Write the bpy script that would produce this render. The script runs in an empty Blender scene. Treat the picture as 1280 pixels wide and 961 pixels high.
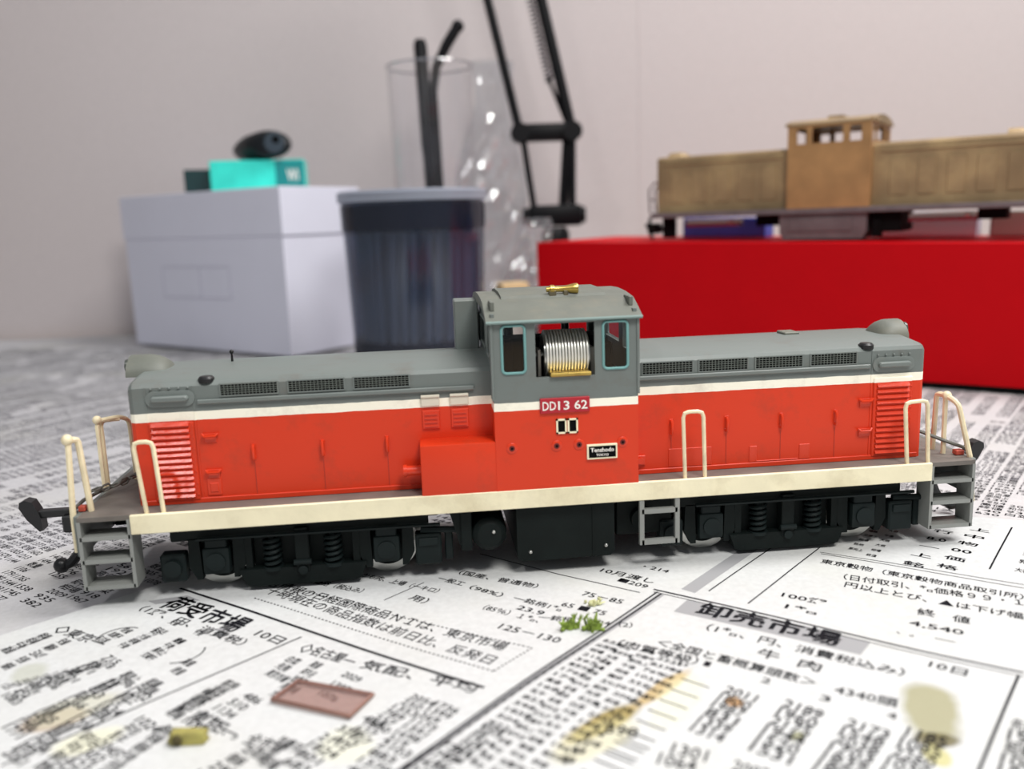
import bpy, bmesh, math, random
import numpy as np
from mathutils import Vector, Matrix
random.seed(7); rng = random.Random(11)
S = 0.001                                   # everything below is written in millimetres
SC = bpy.context.scene
COL = SC.collection
PI = math.pi

# ---------------------------------------------------------------- camera, world, light, exposure
CAM = (1096.768, .186, -.103, -.034, -20.823, -161.646, 61.935)      # f(px of 1280), pitch, yaw, roll, x, y, z
f_, pit, yaw, rol, cx_, cy_, cz_ = CAM
_r = Vector((math.cos(yaw), math.sin(yaw), 0)); _f0 = Vector((-math.sin(yaw), math.cos(yaw), 0))
_fw = _f0*math.cos(pit) + Vector((0, 0, -1))*math.sin(pit)
_up = _f0*math.sin(pit) + Vector((0, 0, 1))*math.cos(pit)
_r2 = _r*math.cos(rol) + _up*math.sin(rol); _u2 = -_r*math.sin(rol) + _up*math.cos(rol)
cam = bpy.data.cameras.new('camera'); camo = bpy.data.objects.new('camera', cam); COL.objects.link(camo)
mw = Matrix((( _r2.x, _u2.x, -_fw.x, cx_*S), (_r2.y, _u2.y, -_fw.y, cy_*S), (_r2.z, _u2.z, -_fw.z, cz_*S), (0, 0, 0, 1)))
camo.matrix_world = mw
cam.sensor_width = 36; cam.sensor_fit = 'HORIZONTAL'; cam.lens = f_/1280*36
cam.clip_start = .005; cam.clip_end = 20
cam.dof.use_dof = True; cam.dof.focus_distance = .166; cam.dof.aperture_fstop = 15
SC.camera = camo

w = bpy.data.worlds.new('world'); SC.world = w; w.use_nodes = True
bg = w.node_tree.nodes['Background']; bg.inputs[0].default_value = (.90, .95, 1.0, 1); bg.inputs[1].default_value = .27

def area(name, loc, target, size, power, col=(1, 1, 1)):
    l = bpy.data.lights.new(name, 'AREA'); l.shape = 'DISK'; l.size = size; l.energy = power; l.color = col
    o = bpy.data.objects.new(name, l); COL.objects.link(o); o.location = [v*S for v in loc]
    d = Vector(target) - Vector(loc); o.rotation_euler = d.to_track_quat('-Z', 'Y').to_euler(); return o
area('desk_lamp_light', (85, -230, 370), (10, 0, 10), .13, 1.25, (1, .985, .95))
area('left_lamp_light', (-171, -190, 365), (-60, 0, 20), .03, .24, (1, .99, .98))
area('added_wall_light', (430, 30, 780), (190, 350, 80), .4, 7.0, (1, .98, .96))  # lamp added at the right to brighten the wall
SC.view_settings.view_transform = 'Standard'; SC.view_settings.look = 'None'
SC.view_settings.exposure = 0.0; SC.view_settings.gamma = 1; SC.view_settings.use_curve_mapping = False
SC.cycles.use_denoising = True
SC.cycles.max_bounces = 8; SC.cycles.transparent_max_bounces = 24

def on_table(px, py, z=0.0):
    """a point of the photograph carried onto the table plane (mm)"""
    d = _fw + _r2*((px-640)/f_) - _u2*((py-480.5)/f_)
    t = (z - cz_)/d.z
    return Vector((cx_ + d.x*t, cy_ + d.y*t))

# ---------------------------------------------------------------- materials
def lin(c): return tuple(((v/255)/12.92 if v/255 <= .04045 else ((v/255+.055)/1.055)**2.4) for v in c)
MATS = {}
def mat(name, rgb, rough=.5, metal=0.0, var=.0, vscale=200, bump=0.0, bscale=800, spec=.5, alpha=1, grime=None, gscale=90, gamt=.0):
    if name in MATS: return MATS[name]
    m = bpy.data.materials.new(name); MATS[name] = m; m.use_nodes = True
    nt = m.node_tree; b = nt.nodes['Principled BSDF']; N = nt.nodes.new; L = nt.links.new
    c = lin(rgb); b.inputs['Base Color'].default_value = (*c, 1)
    b.inputs['Roughness'].default_value = rough; b.inputs['Metallic'].default_value = metal
    b.inputs['Specular IOR Level'].default_value = spec
    tc = N('ShaderNodeTexCoord')
    out = None
    if var > 0:
        n = N('ShaderNodeTexNoise'); n.inputs['Scale'].default_value = vscale; n.inputs['Detail'].default_value = 5
        L(tc.outputs['Object'], n.inputs['Vector'])
        r = N('ShaderNodeMapRange'); r.inputs['From Min'].default_value = .3; r.inputs['From Max'].default_value = .7
        r.inputs['To Min'].default_value = 1-var; r.inputs['To Max'].default_value = 1+var
        L(n.outputs['Fac'], r.inputs['Value'])
        mx = N('ShaderNodeMix'); mx.data_type = 'RGBA'; mx.blend_type = 'MULTIPLY'; mx.inputs['Factor'].default_value = 1
        mx.inputs['A'].default_value = (*c, 1); L(r.outputs['Result'], mx.inputs['B']); out = mx.outputs['Result']
    if grime:
        n = N('ShaderNodeTexNoise'); n.inputs['Scale'].default_value = gscale; n.inputs['Detail'].default_value = 6; n.inputs['Roughness'].default_value = .65
        L(tc.outputs['Object'], n.inputs['Vector'])
        r = N('ShaderNodeMapRange'); r.inputs['From Min'].default_value = .5; r.inputs['From Max'].default_value = .78; r.inputs['To Max'].default_value = gamt
        L(n.outputs['Fac'], r.inputs['Value'])
        mx = N('ShaderNodeMix'); mx.data_type = 'RGBA'; L(r.outputs['Result'], mx.inputs['Factor'])
        mx.inputs['A'].default_value = (*c, 1); mx.inputs['B'].default_value = (*lin(grime), 1)
        if out: L(out, mx.inputs['A'])
        out = mx.outputs['Result']
    if out: L(out, b.inputs['Base Color'])
    if bump > 0:
        n = N('ShaderNodeTexNoise'); n.inputs['Scale'].default_value = bscale; n.inputs['Detail'].default_value = 4
        L(tc.outputs['Object'], n.inputs['Vector'])
        bp = N('ShaderNodeBump'); bp.inputs['Strength'].default_value = bump; bp.inputs['Distance'].default_value = .0002
        L(n.outputs['Fac'], bp.inputs['Height']); L(bp.outputs['Normal'], b.inputs['Normal'])
    if alpha < 1: b.inputs['Alpha'].default_value = alpha
    return m

def livery(name, z0, z1):
    m = bpy.data.materials.new(name); m.use_nodes = True; nt = m.node_tree; N = nt.nodes.new; L = nt.links.new
    b = nt.nodes['Principled BSDF']; b.inputs['Roughness'].default_value = .42; b.inputs['Specular IOR Level'].default_value = .4
    tc = N('ShaderNodeTexCoord'); sp = N('ShaderNodeSeparateXYZ'); L(tc.outputs['Object'], sp.inputs[0])
    n0 = N('ShaderNodeTexNoise'); n0.inputs['Scale'].default_value = 300; L(tc.outputs['Object'], n0.inputs['Vector'])
    ad = N('ShaderNodeMath'); ad.operation = 'MULTIPLY_ADD'; ad.inputs[1].default_value = .00022; L(n0.outputs['Fac'], ad.inputs[0]); L(sp.outputs['Z'], ad.inputs[2])
    prev = None
    cols = [(216, 57, 22), (255, 250, 232), (112, 119, 116)]
    for th, c in ((z0, cols[1]), (z1, cols[2])):
        g = N('ShaderNodeMath'); g.operation = 'GREATER_THAN'; g.inputs[1].default_value = (th+.11)*S; L(ad.outputs[0], g.inputs[0])
        mx = N('ShaderNodeMix'); mx.data_type = 'RGBA'; L(g.outputs[0], mx.inputs['Factor'])
        if prev: L(prev, mx.inputs['A'])
        else: mx.inputs['A'].default_value = (*lin(cols[0]), 1)
        mx.inputs['B'].default_value = (*lin(c), 1); prev = mx.outputs['Result']
    n = N('ShaderNodeTexNoise'); n.inputs['Scale'].default_value = 120; n.inputs['Detail'].default_value = 7; n.inputs['Roughness'].default_value = .7
    L(tc.outputs['Object'], n.inputs['Vector'])
    r = N('ShaderNodeMapRange'); r.inputs['From Min'].default_value = .52; r.inputs['From Max'].default_value = .8; r.inputs['To Max'].default_value = .35
    L(n.outputs['Fac'], r.inputs['Value'])
    mx = N('ShaderNodeMix'); mx.data_type = 'RGBA'; L(r.outputs['Result'], mx.inputs['Factor']); L(prev, mx.inputs['A']); mx.inputs['B'].default_value = (*lin((96, 66, 48)), 1)
    L(mx.outputs['Result'], b.inputs['Base Color'])
    bn = N('ShaderNodeTexNoise'); bn.inputs['Scale'].default_value = 1500; L(tc.outputs['Object'], bn.inputs['Vector'])
    bp = N('ShaderNodeBump'); bp.inputs['Strength'].default_value = .12; bp.inputs['Distance'].default_value = .0001
    L(bn.outputs['Fac'], bp.inputs['Height']); L(bp.outputs['Normal'], b.inputs['Normal'])
    return m

def clear(name, tint=(1, 1, 1), gloss=.12, rough=.05, body=None, bodyamt=0):
    m = bpy.data.materials.new(name); m.use_nodes = True; nt = m.node_tree; N = nt.nodes.new; L = nt.links.new
    nt.nodes.remove(nt.nodes['Principled BSDF']); out = nt.nodes['Material Output']
    t = N('ShaderNodeBsdfTransparent'); t.inputs[0].default_value = (*tint, 1)
    g = N('ShaderNodeBsdfGlossy'); g.inputs['Roughness'].default_value = rough
    fr = N('ShaderNodeLayerWeight'); fr.inputs['Blend'].default_value = .5
    pw = N('ShaderNodeMath'); pw.operation = 'POWER'; pw.inputs[1].default_value = 4; L(fr.outputs['Facing'], pw.inputs[0])
    ad = N('ShaderNodeMath'); ad.operation = 'MULTIPLY_ADD'; ad.inputs[1].default_value = .6; ad.inputs[2].default_value = gloss+.03; ad.use_clamp = True; L(pw.outputs[0], ad.inputs[0])
    ms = N('ShaderNodeMixShader'); L(ad.outputs[0], ms.inputs[0]); L(t.outputs[0], ms.inputs[1]); L(g.outputs[0], ms.inputs[2]); last = ms
    if body:
        d = N('ShaderNodeBsdfDiffuse'); d.inputs[0].default_value = (*lin(body), 1)
        m2 = N('ShaderNodeMixShader'); m2.inputs[0].default_value = bodyamt; L(ms.outputs[0], m2.inputs[1]); L(d.outputs[0], m2.inputs[2]); last = m2
    L(last.outputs[0], out.inputs['Surface']); return m

ORANGE = mat('orange_paint', (216, 57, 22), .34, var=.04)
GREY = mat('grey_paint', (112, 119, 116), .42, var=.05, grime=(120, 112, 96), gamt=.3)
ROOF = mat('dusty_grey_paint', (104, 107, 99), .55, var=.08, bump=.2, grime=(140, 130, 110), gamt=.5)
LGREY = mat('light_grey_paint', (140, 142, 138), .45, var=.05)
CREAM = mat('aged_cream_paint', (246, 236, 202), .5, var=.06, vscale=160, grime=(176, 158, 118), gamt=.55, bump=.3)
CREAMR = mat('cream_rail_paint', (236, 222, 186), .45, var=.08, vscale=400, grime=(130, 110, 80), gamt=.4, gscale=300)
DECK = mat('walkway_grey', (112, 106, 100), .6, var=.12, bump=.3, grime=(84, 74, 66), gamt=.6)
UNDER = mat('bogie_black_green', (15, 22, 21), .6, var=.2, bump=.3, spec=.18)
BLACK = mat('soft_black', (8, 8, 9), .7, spec=.1)
BLACKP = mat('coupler_black', (20, 20, 22), .38)
BRASS = mat('bright_brass', (196, 168, 92), .3, .9, var=.15, vscale=500)
STEEL = mat('turned_steel', (205, 205, 200), .28, .9, var=.1)
TEAL = mat('verdigris_frame', (120, 168, 166), .45, .2, var=.1)
REDP = mat('number_plate_red', (176, 22, 40), .4)
WHITE = mat('lettering_white', (246, 240, 232), .45)
MESHM = mat('grille_wire', (104, 110, 104), .45, .1)
HOODL = livery('hood_livery', 30.5, 32.0); CABL = livery('cab_livery', 30.1, 31.5)
GLASS = clear('window_glass', (.95, .97, .97), .0)

# ---------------------------------------------------------------- mesh helpers
class MB:
    def __init__(s): s.bm = bmesh.new()
    def box(s, x0, x1, y0, y1, z0, z1, bev=0, seg=1, mtx=None):
        r = bmesh.ops.create_cube(s.bm, size=1); vs = r['verts']
        for v in vs:
            v.co = Vector(((x0+x1)/2+v.co.x*abs(x1-x0), (y0+y1)/2+v.co.y*abs(y1-y0), (z0+z1)/2+v.co.z*abs(z1-z0)))
        if bev > 0:
            es = list({e for v in vs for e in v.link_edges})
            rr = bmesh.ops.bevel(s.bm, geom=es, offset=bev, segments=seg, affect='EDGES', profile=.5)
            vs = list({v for f in rr['faces'] for v in f.verts} | {v for v in vs if v.is_valid})
        if mtx is not None:
            for v in vs: v.co = mtx @ v.co
        return s
    def cyl(s, p, q, r, r2=None, n=16, cap=True):
        p, q = Vector(p), Vector(q); r2 = r if r2 is None else r2; d = q-p
        M = Matrix.Translation((p+q)/2) @ d.to_track_quat('Z', 'Y').to_matrix().to_4x4()
        bmesh.ops.create_cone(s.bm, cap_ends=cap, segments=n, radius1=r, radius2=r2, depth=d.length, matrix=M); return s
    def sph(s, p, r, n=12, sc=(1, 1, 1)):
        M = Matrix.Translation(Vector(p)) @ Matrix.Diagonal((*sc, 1))
        bmesh.ops.create_uvsphere(s.bm, u_segments=n, v_segments=max(6, n*2//3), radius=r, matrix=M); return s
    def tube(s, pts, r, n=8, closed=False, rs=None):
        pts = [Vector(p) for p in pts]; m = len(pts); rings = []
        up = None
        for i, p in enumerate(pts):
            a = pts[(i-1) % m] if (closed or i > 0) else p; b = pts[(i+1) % m] if (closed or i < m-1) else p
            t = ((p-a).normalized() + (b-p).normalized()) if (p-a).length > 0 and (b-p).length > 0 else (b-a)
            t.normalize()
            if up is None:
                up = t.orthogonal().normalized()
            up = (up - t*up.dot(t)).normalized(); sd = t.cross(up)
            rr = rs[i] if rs else r
            rings.append([s.bm.verts.new(p + up*math.cos(2*PI*k/n)*rr + sd*math.sin(2*PI*k/n)*rr) for k in range(n)])
        rg = range(m) if closed else range(m-1)
        for i in rg:
            A, B = rings[i], rings[(i+1) % m]
            for k in range(n): s.bm.faces.new((A[k], A[(k+1) % n], B[(k+1) % n], B[k]))
        if not closed:
            s.bm.faces.new(rings[0][::-1]); s.bm.faces.new(rings[-1])
        return s
    def loft(s, secs, cap=True):
        rings = [[s.bm.verts.new(Vector(p)) for p in sec] for sec in secs]; n = len(rings[0])
        for A, B in zip(rings, rings[1:]):
            for k in range(n): s.bm.faces.new((A[k], A[(k+1) % n], B[(k+1) % n], B[k]))
        if cap: s.bm.faces.new(rings[0][::-1]); s.bm.faces.new(rings[-1])
        return s
    def prism(s, poly, a, b, axis='y'):
        f = {'y': lambda p, t: (p[0], t, p[1]), 'x': lambda p, t: (t, p[0], p[1]), 'z': lambda p, t: (p[0], p[1], t)}[axis]
        return s.loft([[f(p, a) for p in poly], [f(p, b) for p in poly]])
    def lathe(s, prof, c=(0, 0, 0), axis='z', n=48, closed_ends=True):
        rings = []
        for r, z in prof:
            ring = []
            for k in range(n):
                a = 2*PI*k/n; p = (r*math.cos(a), r*math.sin(a), z)
                if axis == 'x': p = (p[2], p[0], p[1])
                if axis == 'y': p = (p[0], p[2], p[1])
                ring.append(Vector(c)+Vector(p))
            rings.append(ring)
        return s.loft(rings, closed_ends)
    def mesh(s, name, material, ang=35):
        bmesh.ops.recalc_face_normals(s.bm, faces=s.bm.faces)
        bmesh.ops.scale(s.bm, vec=(S, S, S), verts=s.bm.verts)
        me = bpy.data.meshes.new(name); s.bm.to_mesh(me); s.bm.free()
        me.materials.append(material)
        if ang:
            me.shade_smooth(); me.set_sharp_from_angle(angle=math.radians(ang))
        return me
    def build(s, name, material, parent=None, ang=35, loc=None, rot=None):
        return link(name, s.mesh(name, material, ang), parent, loc, rot)
def link(name, me, parent=None, loc=None, rot=None):
    o = bpy.data.objects.new(name, me); COL.objects.link(o)
    if parent is not None: o.parent = parent
    if loc is not None: o.location = [v*S for v in loc]
    if rot is not None: o.rotation_euler = rot
    return o
def tag(o, label=None, cat=None, group=None, kind=None):
    if label: o['label'] = label
    if cat: o['category'] = cat
    if group: o['group'] = group
    if kind: o['kind'] = kind
    return o
def empty(name, loc=(0, 0, 0), rot=None, **k):
    o = bpy.data.objects.new(name, None); COL.objects.link(o); o.location = [v*S for v in loc]; o.empty_display_size = .01
    if rot is not None: o.rotation_euler = rot
    return tag(o, **k)
def arc(c, r, a0, a1, n=6):
    return [(c[0]+r*math.cos(math.radians(a0+(a1-a0)*i/n)), c[1]+r*math.sin(math.radians(a0+(a1-a0)*i/n))) for i in range(n+1)]

# text glyph outlines -> arrays of vertices and triangles
_tc = bpy.data.curves.new('lettering', 'FONT'); _tc.resolution_u = 2
_to = bpy.data.objects.new('lettering', _tc); COL.objects.link(_to)
_cache = {}
def glyphs(text, bold=0.0):
    k = (text, bold)
    if k not in _cache:
        _tc.body = text; _tc.offset = max(0, -bold)
        dg = bpy.context.evaluated_depsgraph_get(); dg.update()
        me = _to.evaluated_get(dg).to_mesh(); me.calc_loop_triangles()
        v = np.empty(len(me.vertices)*3); me.vertices.foreach_get('co', v); v = v.reshape(-1, 3)[:, :2].copy()
        t = np.empty(len(me.loop_triangles)*3, dtype=np.int64); me.loop_triangles.foreach_get('vertices', t); t = t.reshape(-1, 3).copy()
        _to.evaluated_get(dg).to_mesh_clear()
        if len(v):
            v[:, 0] -= v[:, 0].min()
            if bold > 0:
                n = len(v); v = np.vstack([v, v+(bold*1.6, bold*.6), v+(bold*.4, bold*1.7)]); t = np.vstack([t, t+n, t+2*n])
        _cache[k] = (v, t)
    return _cache[k]
def np_mesh(name, V, T, material):
    me = bpy.data.meshes.new(name)
    me.vertices.add(len(V)); me.vertices.foreach_set('co', (np.asarray(V, dtype=np.float32)*S).ravel())
    me.loops.add(len(T)*3); me.loops.foreach_set('vertex_index', np.asarray(T, dtype=np.int32).ravel())
    me.polygons.add(len(T)); me.polygons.foreach_set('loop_start', np.arange(0, len(T)*3, 3, dtype=np.int32))
    me.materials.append(material); me.update(calc_edges=True); return me

# ================================================================ THE SETTING
WX = lambda x: 416 - .105*(x+240)                 # the wall line
wall_m = mat('woven_wallpaper', (206, 197, 197), .8, var=.03, vscale=600, bump=.8, bscale=500)
wm = MB(); wm.prism([(-900, WX(-900)), (700, WX(700)), (700, WX(700)+40), (-900, WX(-900)+40)], -700, 900, 'z')
tag(wm.build('wall_back', wall_m, ang=0), kind='structure')
# a wallpaper seam
sm = MB(); p = 118; sm.box(p, p+.8, WX(p)-.25, WX(p)+1, -20, 900)
tag(sm.build('trim_1', wall_m, ang=0), kind='structure')
floor_m = mat('floor_brown', (120, 96, 74), .6, var=.1, vscale=20)
tag(MB().box(-900, 700, -900, 460, -720, -700).build('floor', floor_m, ang=0), kind='structure')

desk = empty('desk', (0, 0, 0), label='light wooden work desk under the newspapers, reaching the wall', cat='desk')
desk_m = mat('desk_wood', (170, 150, 128), .5, var=.12, vscale=30)
dt = MB(); dt.prism([(-560, -330), (420, -330), (420, WX(420)-1), (-560, WX(-560)-1)], -22, -2.7, 'z'); dt.build('desk_top', desk_m, desk, ang=0)
for x in (-540, 370):
    for y in (-310, 300): MB().box(x, x+36, y, y+36, -700, -22, 1).build('leg', desk_m, desk)

# ================================================================ NEWSPAPERS
def hgt(x, y):
    x = np.asarray(x, float); y = np.asarray(y, float)
    m = np.clip((np.abs(y+2)-20)/30, 0, 1)
    h = .38*np.sin(x/23.+y/31.)*np.sin(y/19.-x/57.+1) + .22*np.sin(x/11.+2)*np.sin(y/13.+x/40.)
    far = np.clip((y-45)/60, 0, 1)*np.clip((-x-20)/60, 0, 1)
    h = h*m*(1-far) + far*(.8*np.sin(x/29.+1.3)*np.sin(y/17.+x/60.))
    return h - .55*m*(1-far) - .3*far
def paper_mat(name, rgb, stains=()):
    m = bpy.data.materials.new(name); m.use_nodes = True; nt = m.node_tree; N = nt.nodes.new; L = nt.links.new
    b = nt.nodes['Principled BSDF']; b.inputs['Roughness'].default_value = .85; b.inputs['Specular IOR Level'].default_value = .2
    tc = N('ShaderNodeTexCoord')
    def noise(sc, det, rough=.6):
        n = N('ShaderNodeTexNoise'); n.inputs['Scale'].default_value = sc; n.inputs['Detail'].default_value = det; n.inputs['Roughness'].default_value = rough
        L(tc.outputs['Object'], n.inputs['Vector']); return n.outputs['Fac']
    def mr(v, a, b_, c, d):
        r = N('ShaderNodeMapRange'); r.inputs[1].default_value = a; r.inputs[2].default_value = b_; r.inputs[3].default_value = c; r.inputs[4].default_value = d
        L(v, r.inputs[0]); return r.outputs[0]
    def mix(fac, A, B, bt='MIX'):
        mx = N('ShaderNodeMix'); mx.data_type = 'RGBA'; mx.blend_type = bt
        for s_, v in (('Factor', fac), ('A', A), ('B', B)):
            if isinstance(v, (int, float)): mx.inputs[s_].default_value = v
            elif isinstance(v, tuple): mx.inputs[s_].default_value = (*v, 1)
            else: L(v, mx.inputs[s_])
        return mx.outputs['Result']
    base = lin(rgb)
    col = mix(mr(noise(900, 6), .3, .7, 0, 1), tuple(v*.93 for v in base), tuple(min(1, v*1.05) for v in base))
    col = mix(mr(noise(26, 3), .5, .75, 0, .35), col, lin((196, 194, 180)))      # yellowing
    wob = N('ShaderNodeTexNoise'); wob.inputs['Scale'].default_value = 130; wob.inputs['Detail'].default_value = 3; L(tc.outputs['Object'], wob.inputs['Vector'])
    sp = N('ShaderNodeSeparateXYZ'); L(tc.outputs['Object'], sp.inputs[0])
    for (x, y, rx, ry, ang, rgb2, amt) in stains:
        # elliptic stain with a wobbly edge
        mp = N('ShaderNodeMapping'); mp.vector_type = 'TEXTURE'
        mp.inputs['Location'].default_value = (x*S, y*S, 0); mp.inputs['Rotation'].default_value = (0, 0, math.radians(ang)); mp.inputs['Scale'].default_value = (rx*S, ry*S, 1)
        L(tc.outputs['Object'], mp.inputs['Vector'])
        s2 = N('ShaderNodeSeparateXYZ'); L(mp.outputs[0], s2.inputs[0])
        cb = N('ShaderNodeCombineXYZ'); L(s2.outputs['X'], cb.inputs['X']); L(s2.outputs['Y'], cb.inputs['Y'])
        ln = N('ShaderNodeVectorMath'); ln.operation = 'LENGTH'; L(cb.outputs[0], ln.inputs[0])
        a = N('ShaderNodeMath'); a.operation = 'MULTIPLY_ADD'; a.inputs[1].default_value = .9; L(wob.outputs['Fac'], a.inputs[0]); L(ln.outputs['Value'], a.inputs[2])
        col = mix(mr(a.outputs[0], 1.15, 1.5, amt, 0), col, lin(rgb2))
    L(col, b.inputs['Base Color'])
    n1 = N('ShaderNodeTexNoise'); n1.inputs['Scale'].default_value = 60; n1.inputs['Detail'].default_value = 5; L(tc.outputs['Object'], n1.inputs['Vector'])
    bp = N('ShaderNodeBump'); bp.inputs['Strength'].default_value = .5; bp.inputs['Distance'].default_value = .0008
    L(n1.outputs['Fac'], bp.inputs['Height'])
    n2 = N('ShaderNodeTexNoise'); n2.inputs['Scale'].default_value = 2500; n2.inputs['Detail'].default_value = 2; L(tc.outputs['Object'], n2.inputs['Vector'])
    b2 = N('ShaderNodeBump'); b2.inputs['Strength'].default_value = .3; b2.inputs['Distance'].default_value = .0001
    L(n2.outputs['Fac'], b2.inputs['Height']); L(bp.outputs['Normal'], b2.inputs['Normal']); L(b2.outputs['Normal'], b.inputs['Normal'])
    return m
st = []
def stain(p0, p1, wid, rgb2, amt):
    a, b = on_table(*p0), on_table(*p1); c = (a+b)/2; d = b-a
    st.append((c.x, c.y, d.length/2*1.15, wid, math.degrees(math.atan2(d.y, d.x)), rgb2, amt))
stain((705, 925), (800, 880), 2.0, (150, 132, 66), .9); stain((790, 885), (862, 835), 1.5, (186, 160, 104), .85)
stain((690, 945), (790, 900), 3.2, (205, 198, 150), .5)
stain((1158, 852), (1172, 915), 4.1, (158, 154, 122), .9); stain((1145, 915), (1200, 918), 1.5, (104, 96, 62), .85)
stain((1165, 925), (1180, 950), 1.6, (190, 184, 120), .8)
stain((915, 868), (922, 880), 1.3, (188, 138, 72), .8); stain((990, 910), (1004, 916), 1.5, (122, 122, 66), .7)
stain((20, 905), (110, 885), 2.6, (168, 140, 104), .6); stain((40, 900), (150, 862), 3.2, (190, 188, 164), .55)
stain((10, 845), (60, 835), 3.5, (176, 178, 162), .6); stain((60, 935), (150, 905), 3.0, (222, 220, 180), .5)
stain((820, 905), (870, 840), 3.0, (228, 226, 190), .4); stain((420, 905), (440, 945), 4, (222, 222, 196), .5)
PAPER = paper_mat('newsprint', (204, 205, 205), st)
PAPER2 = paper_mat('newsprint_back', (186, 185, 188)); PAPER3 = paper_mat('newsprint_right', (198, 195, 196))
INK = mat('printing_ink', (22, 22, 28), .8, spec=.15); INKL = mat('grey_ink', (158, 158, 160), .85, spec=.1); INKF = mat('faded_ink', (70, 68, 76), .85, spec=.1)

def inpoly(x, y, poly):
    c = False; n = len(poly)
    for i in range(n):
        x0, y0 = poly[i]; x1, y1 = poly[(i+1) % n]
        if (y0 > y) != (y1 > y) and x < (x1-x0)*(y-y0)/(y1-y0)+x0: c = not c
    return c
def sheet(name, poly, lift, pitch, material, **k):
    """a paper sheet with the outline poly, draped on the desk, with real thickness"""
    root = empty(name, (0, 0, 0), **k)
    bm = bmesh.new()
    vs = [bm.verts.new((x, y, 0)) for x, y in poly]; bm.faces.new(vs)
    xs = [p[0] for p in poly]; ys = [p[1] for p in poly]
    for ax, lo, hi in ((0, min(xs), max(xs)), (1, min(ys), max(ys))):
        t = lo+pitch
        while t < hi:
            co = (t, 0, 0) if ax == 0 else (0, t, 0); no = (1, 0, 0) if ax == 0 else (0, 1, 0)
            bmesh.ops.bisect_plane(bm, geom=bm.verts[:]+bm.edges[:]+bm.faces[:], plane_co=co, plane_no=no, dist=1e-5)
            t += pitch
    top = {}
    for v in bm.verts: v.co.z = float(hgt(v.co.x, v.co.y)) + lift
    bmesh.ops.recalc_face_normals(bm, faces=bm.faces)
    if bm.faces[0].normal.z < 0: bmesh.ops.reverse_faces(bm, faces=bm.faces)
    r = bmesh.ops.extrude_face_region(bm, geom=bm.faces[:])
    for g in r['geom']:
        if isinstance(g, bmesh.types.BMVert): g.co.z += .12
    bmesh.ops.scale(bm, vec=(S, S, S), verts=bm.verts)
    me = bpy.data.meshes.new('sheet'); bm.to_mesh(me); bm.free(); me.materials.append(material); me.shade_smooth(); me.set_sharp_from_angle(angle=.8)
    link('paper_sheet', me, root); root['_lift'] = lift
    return root, lift+.12
dirU = Vector((math.cos(math.radians(-43)), math.sin(math.radians(-43)))); dirV = Vector((-dirU.y, dirU.x))

class Print:
    """collects everything printed on one sheet; each kind of print is one mesh draped on the paper"""
    def __init__(s, root, top): s.root, s.top = root, top; s.V = {}; s.T = {}; s.n = {}
    def add(s, key, V2, T, dz=.03):
        V2 = np.asarray(V2, float); z = hgt(V2[:, 0], V2[:, 1]) + s.top + dz
        s.V.setdefault(key, []).append(np.column_stack([V2, z])); s.T.setdefault(key, []).append(np.asarray(T)+s.n.get(key, 0)); s.n[key] = s.n.get(key, 0)+len(V2)
    def line(s, text, p0, p1, h, bold=0.016, key='text', world=False):
        a, b = (Vector(p0), Vector(p1)) if world else (on_table(*p0), on_table(*p1))
        d = b-a; L = d.length; d.normalize(); n = Vector((-d.y, d.x))
        v, t = glyphs(text, bold)
        if not len(v): return
        sx = L/max(v[:, 0].max(), .01); sy = h/.8
        s.add(key, np.outer(v[:, 0]*sx, d) + np.outer(v[:, 1]*sy, n) + np.array(a), t)
    def rule(s, p0, p1, wd, key='rules', world=False, dz=.03):
        a, b = (Vector(p0), Vector(p1)) if world else (on_table(*p0), on_table(*p1))
        d = b-a; L = d.length; d.normalize(); n = Vector((-d.y, d.x))*wd/2; k = max(1, int(L/2.5)); V = []; T = []
        for i in range(k+1):
            q = a+d*(L*i/k); V += [q+n, q-n]
        for i in range(k): T += [(2*i, 2*i+1, 2*i+3), (2*i, 2*i+3, 2*i+2)]
        s.add(key, V, T, dz)
    def dots(s, p0, p1, wd, gap):
        a, b = on_table(*p0), on_table(*p1); d = b-a; L = d.length; d.normalize(); t = 0
        while t < L: s.rule(a+d*t, a+d*min(L, t+gap*.5), wd, world=True); t += gap
    def quad(s, pts, key='band'):
        s.build_now(key)
        P = [on_table(*p) for p in pts]; k = 14; V = []; T = []
        for i in range(k+1):
            V += [P[0].lerp(P[1], i/k), P[3].lerp(P[2], i/k)]
        for i in range(k): T += [(2*i, 2*i+1, 2*i+3), (2*i, 2*i+3, 2*i+2)]
        s.add(key, V, T, .015)
    def stack(s, p0, p1, n, wid, txt, h=None, bold=0.02, key='text', world=False):
        """short rows of print, one under another from p0 towards p1"""
        a, b = (Vector(p0), Vector(p1)) if world else (on_table(*p0), on_table(*p1)); d = b-a
        stp = d.length/max(1, n-1) if n > 1 else 2
        h = h or stp*.98
        for i in range(n):
            q = a + d*(i/max(1, n-1)); tx = txt[i] if isinstance(txt, (list, tuple)) else txt()
            hh = h*1.12 if tx.isascii() else h
            s.line(tx, q, q+dirU*wid*min(1, (len(tx)+.3)/4 if not isinstance(txt, (list, tuple)) else 1), hh, bold, key, True)
    def build_now(s, k):
        if k not in s.V: return
        names = {'text': 'printed_text', 'rules': 'printed_rules', 'band': 'grey_heading_band', 'bold': 'printed_heading', 'faint': 'faint_print'}
        o = link(names[k], np_mesh(names[k], np.vstack(s.V[k]), np.vstack(s.T[k]), PM[k]), s.root)
        if k in ('text', 'faint', 'rules'): o['kind'] = 'stuff'
        s.V.pop(k); s.T.pop(k); s.n.pop(k)
    def build(s, mats):
        for k in list(s.V): s.build_now(k)
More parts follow.
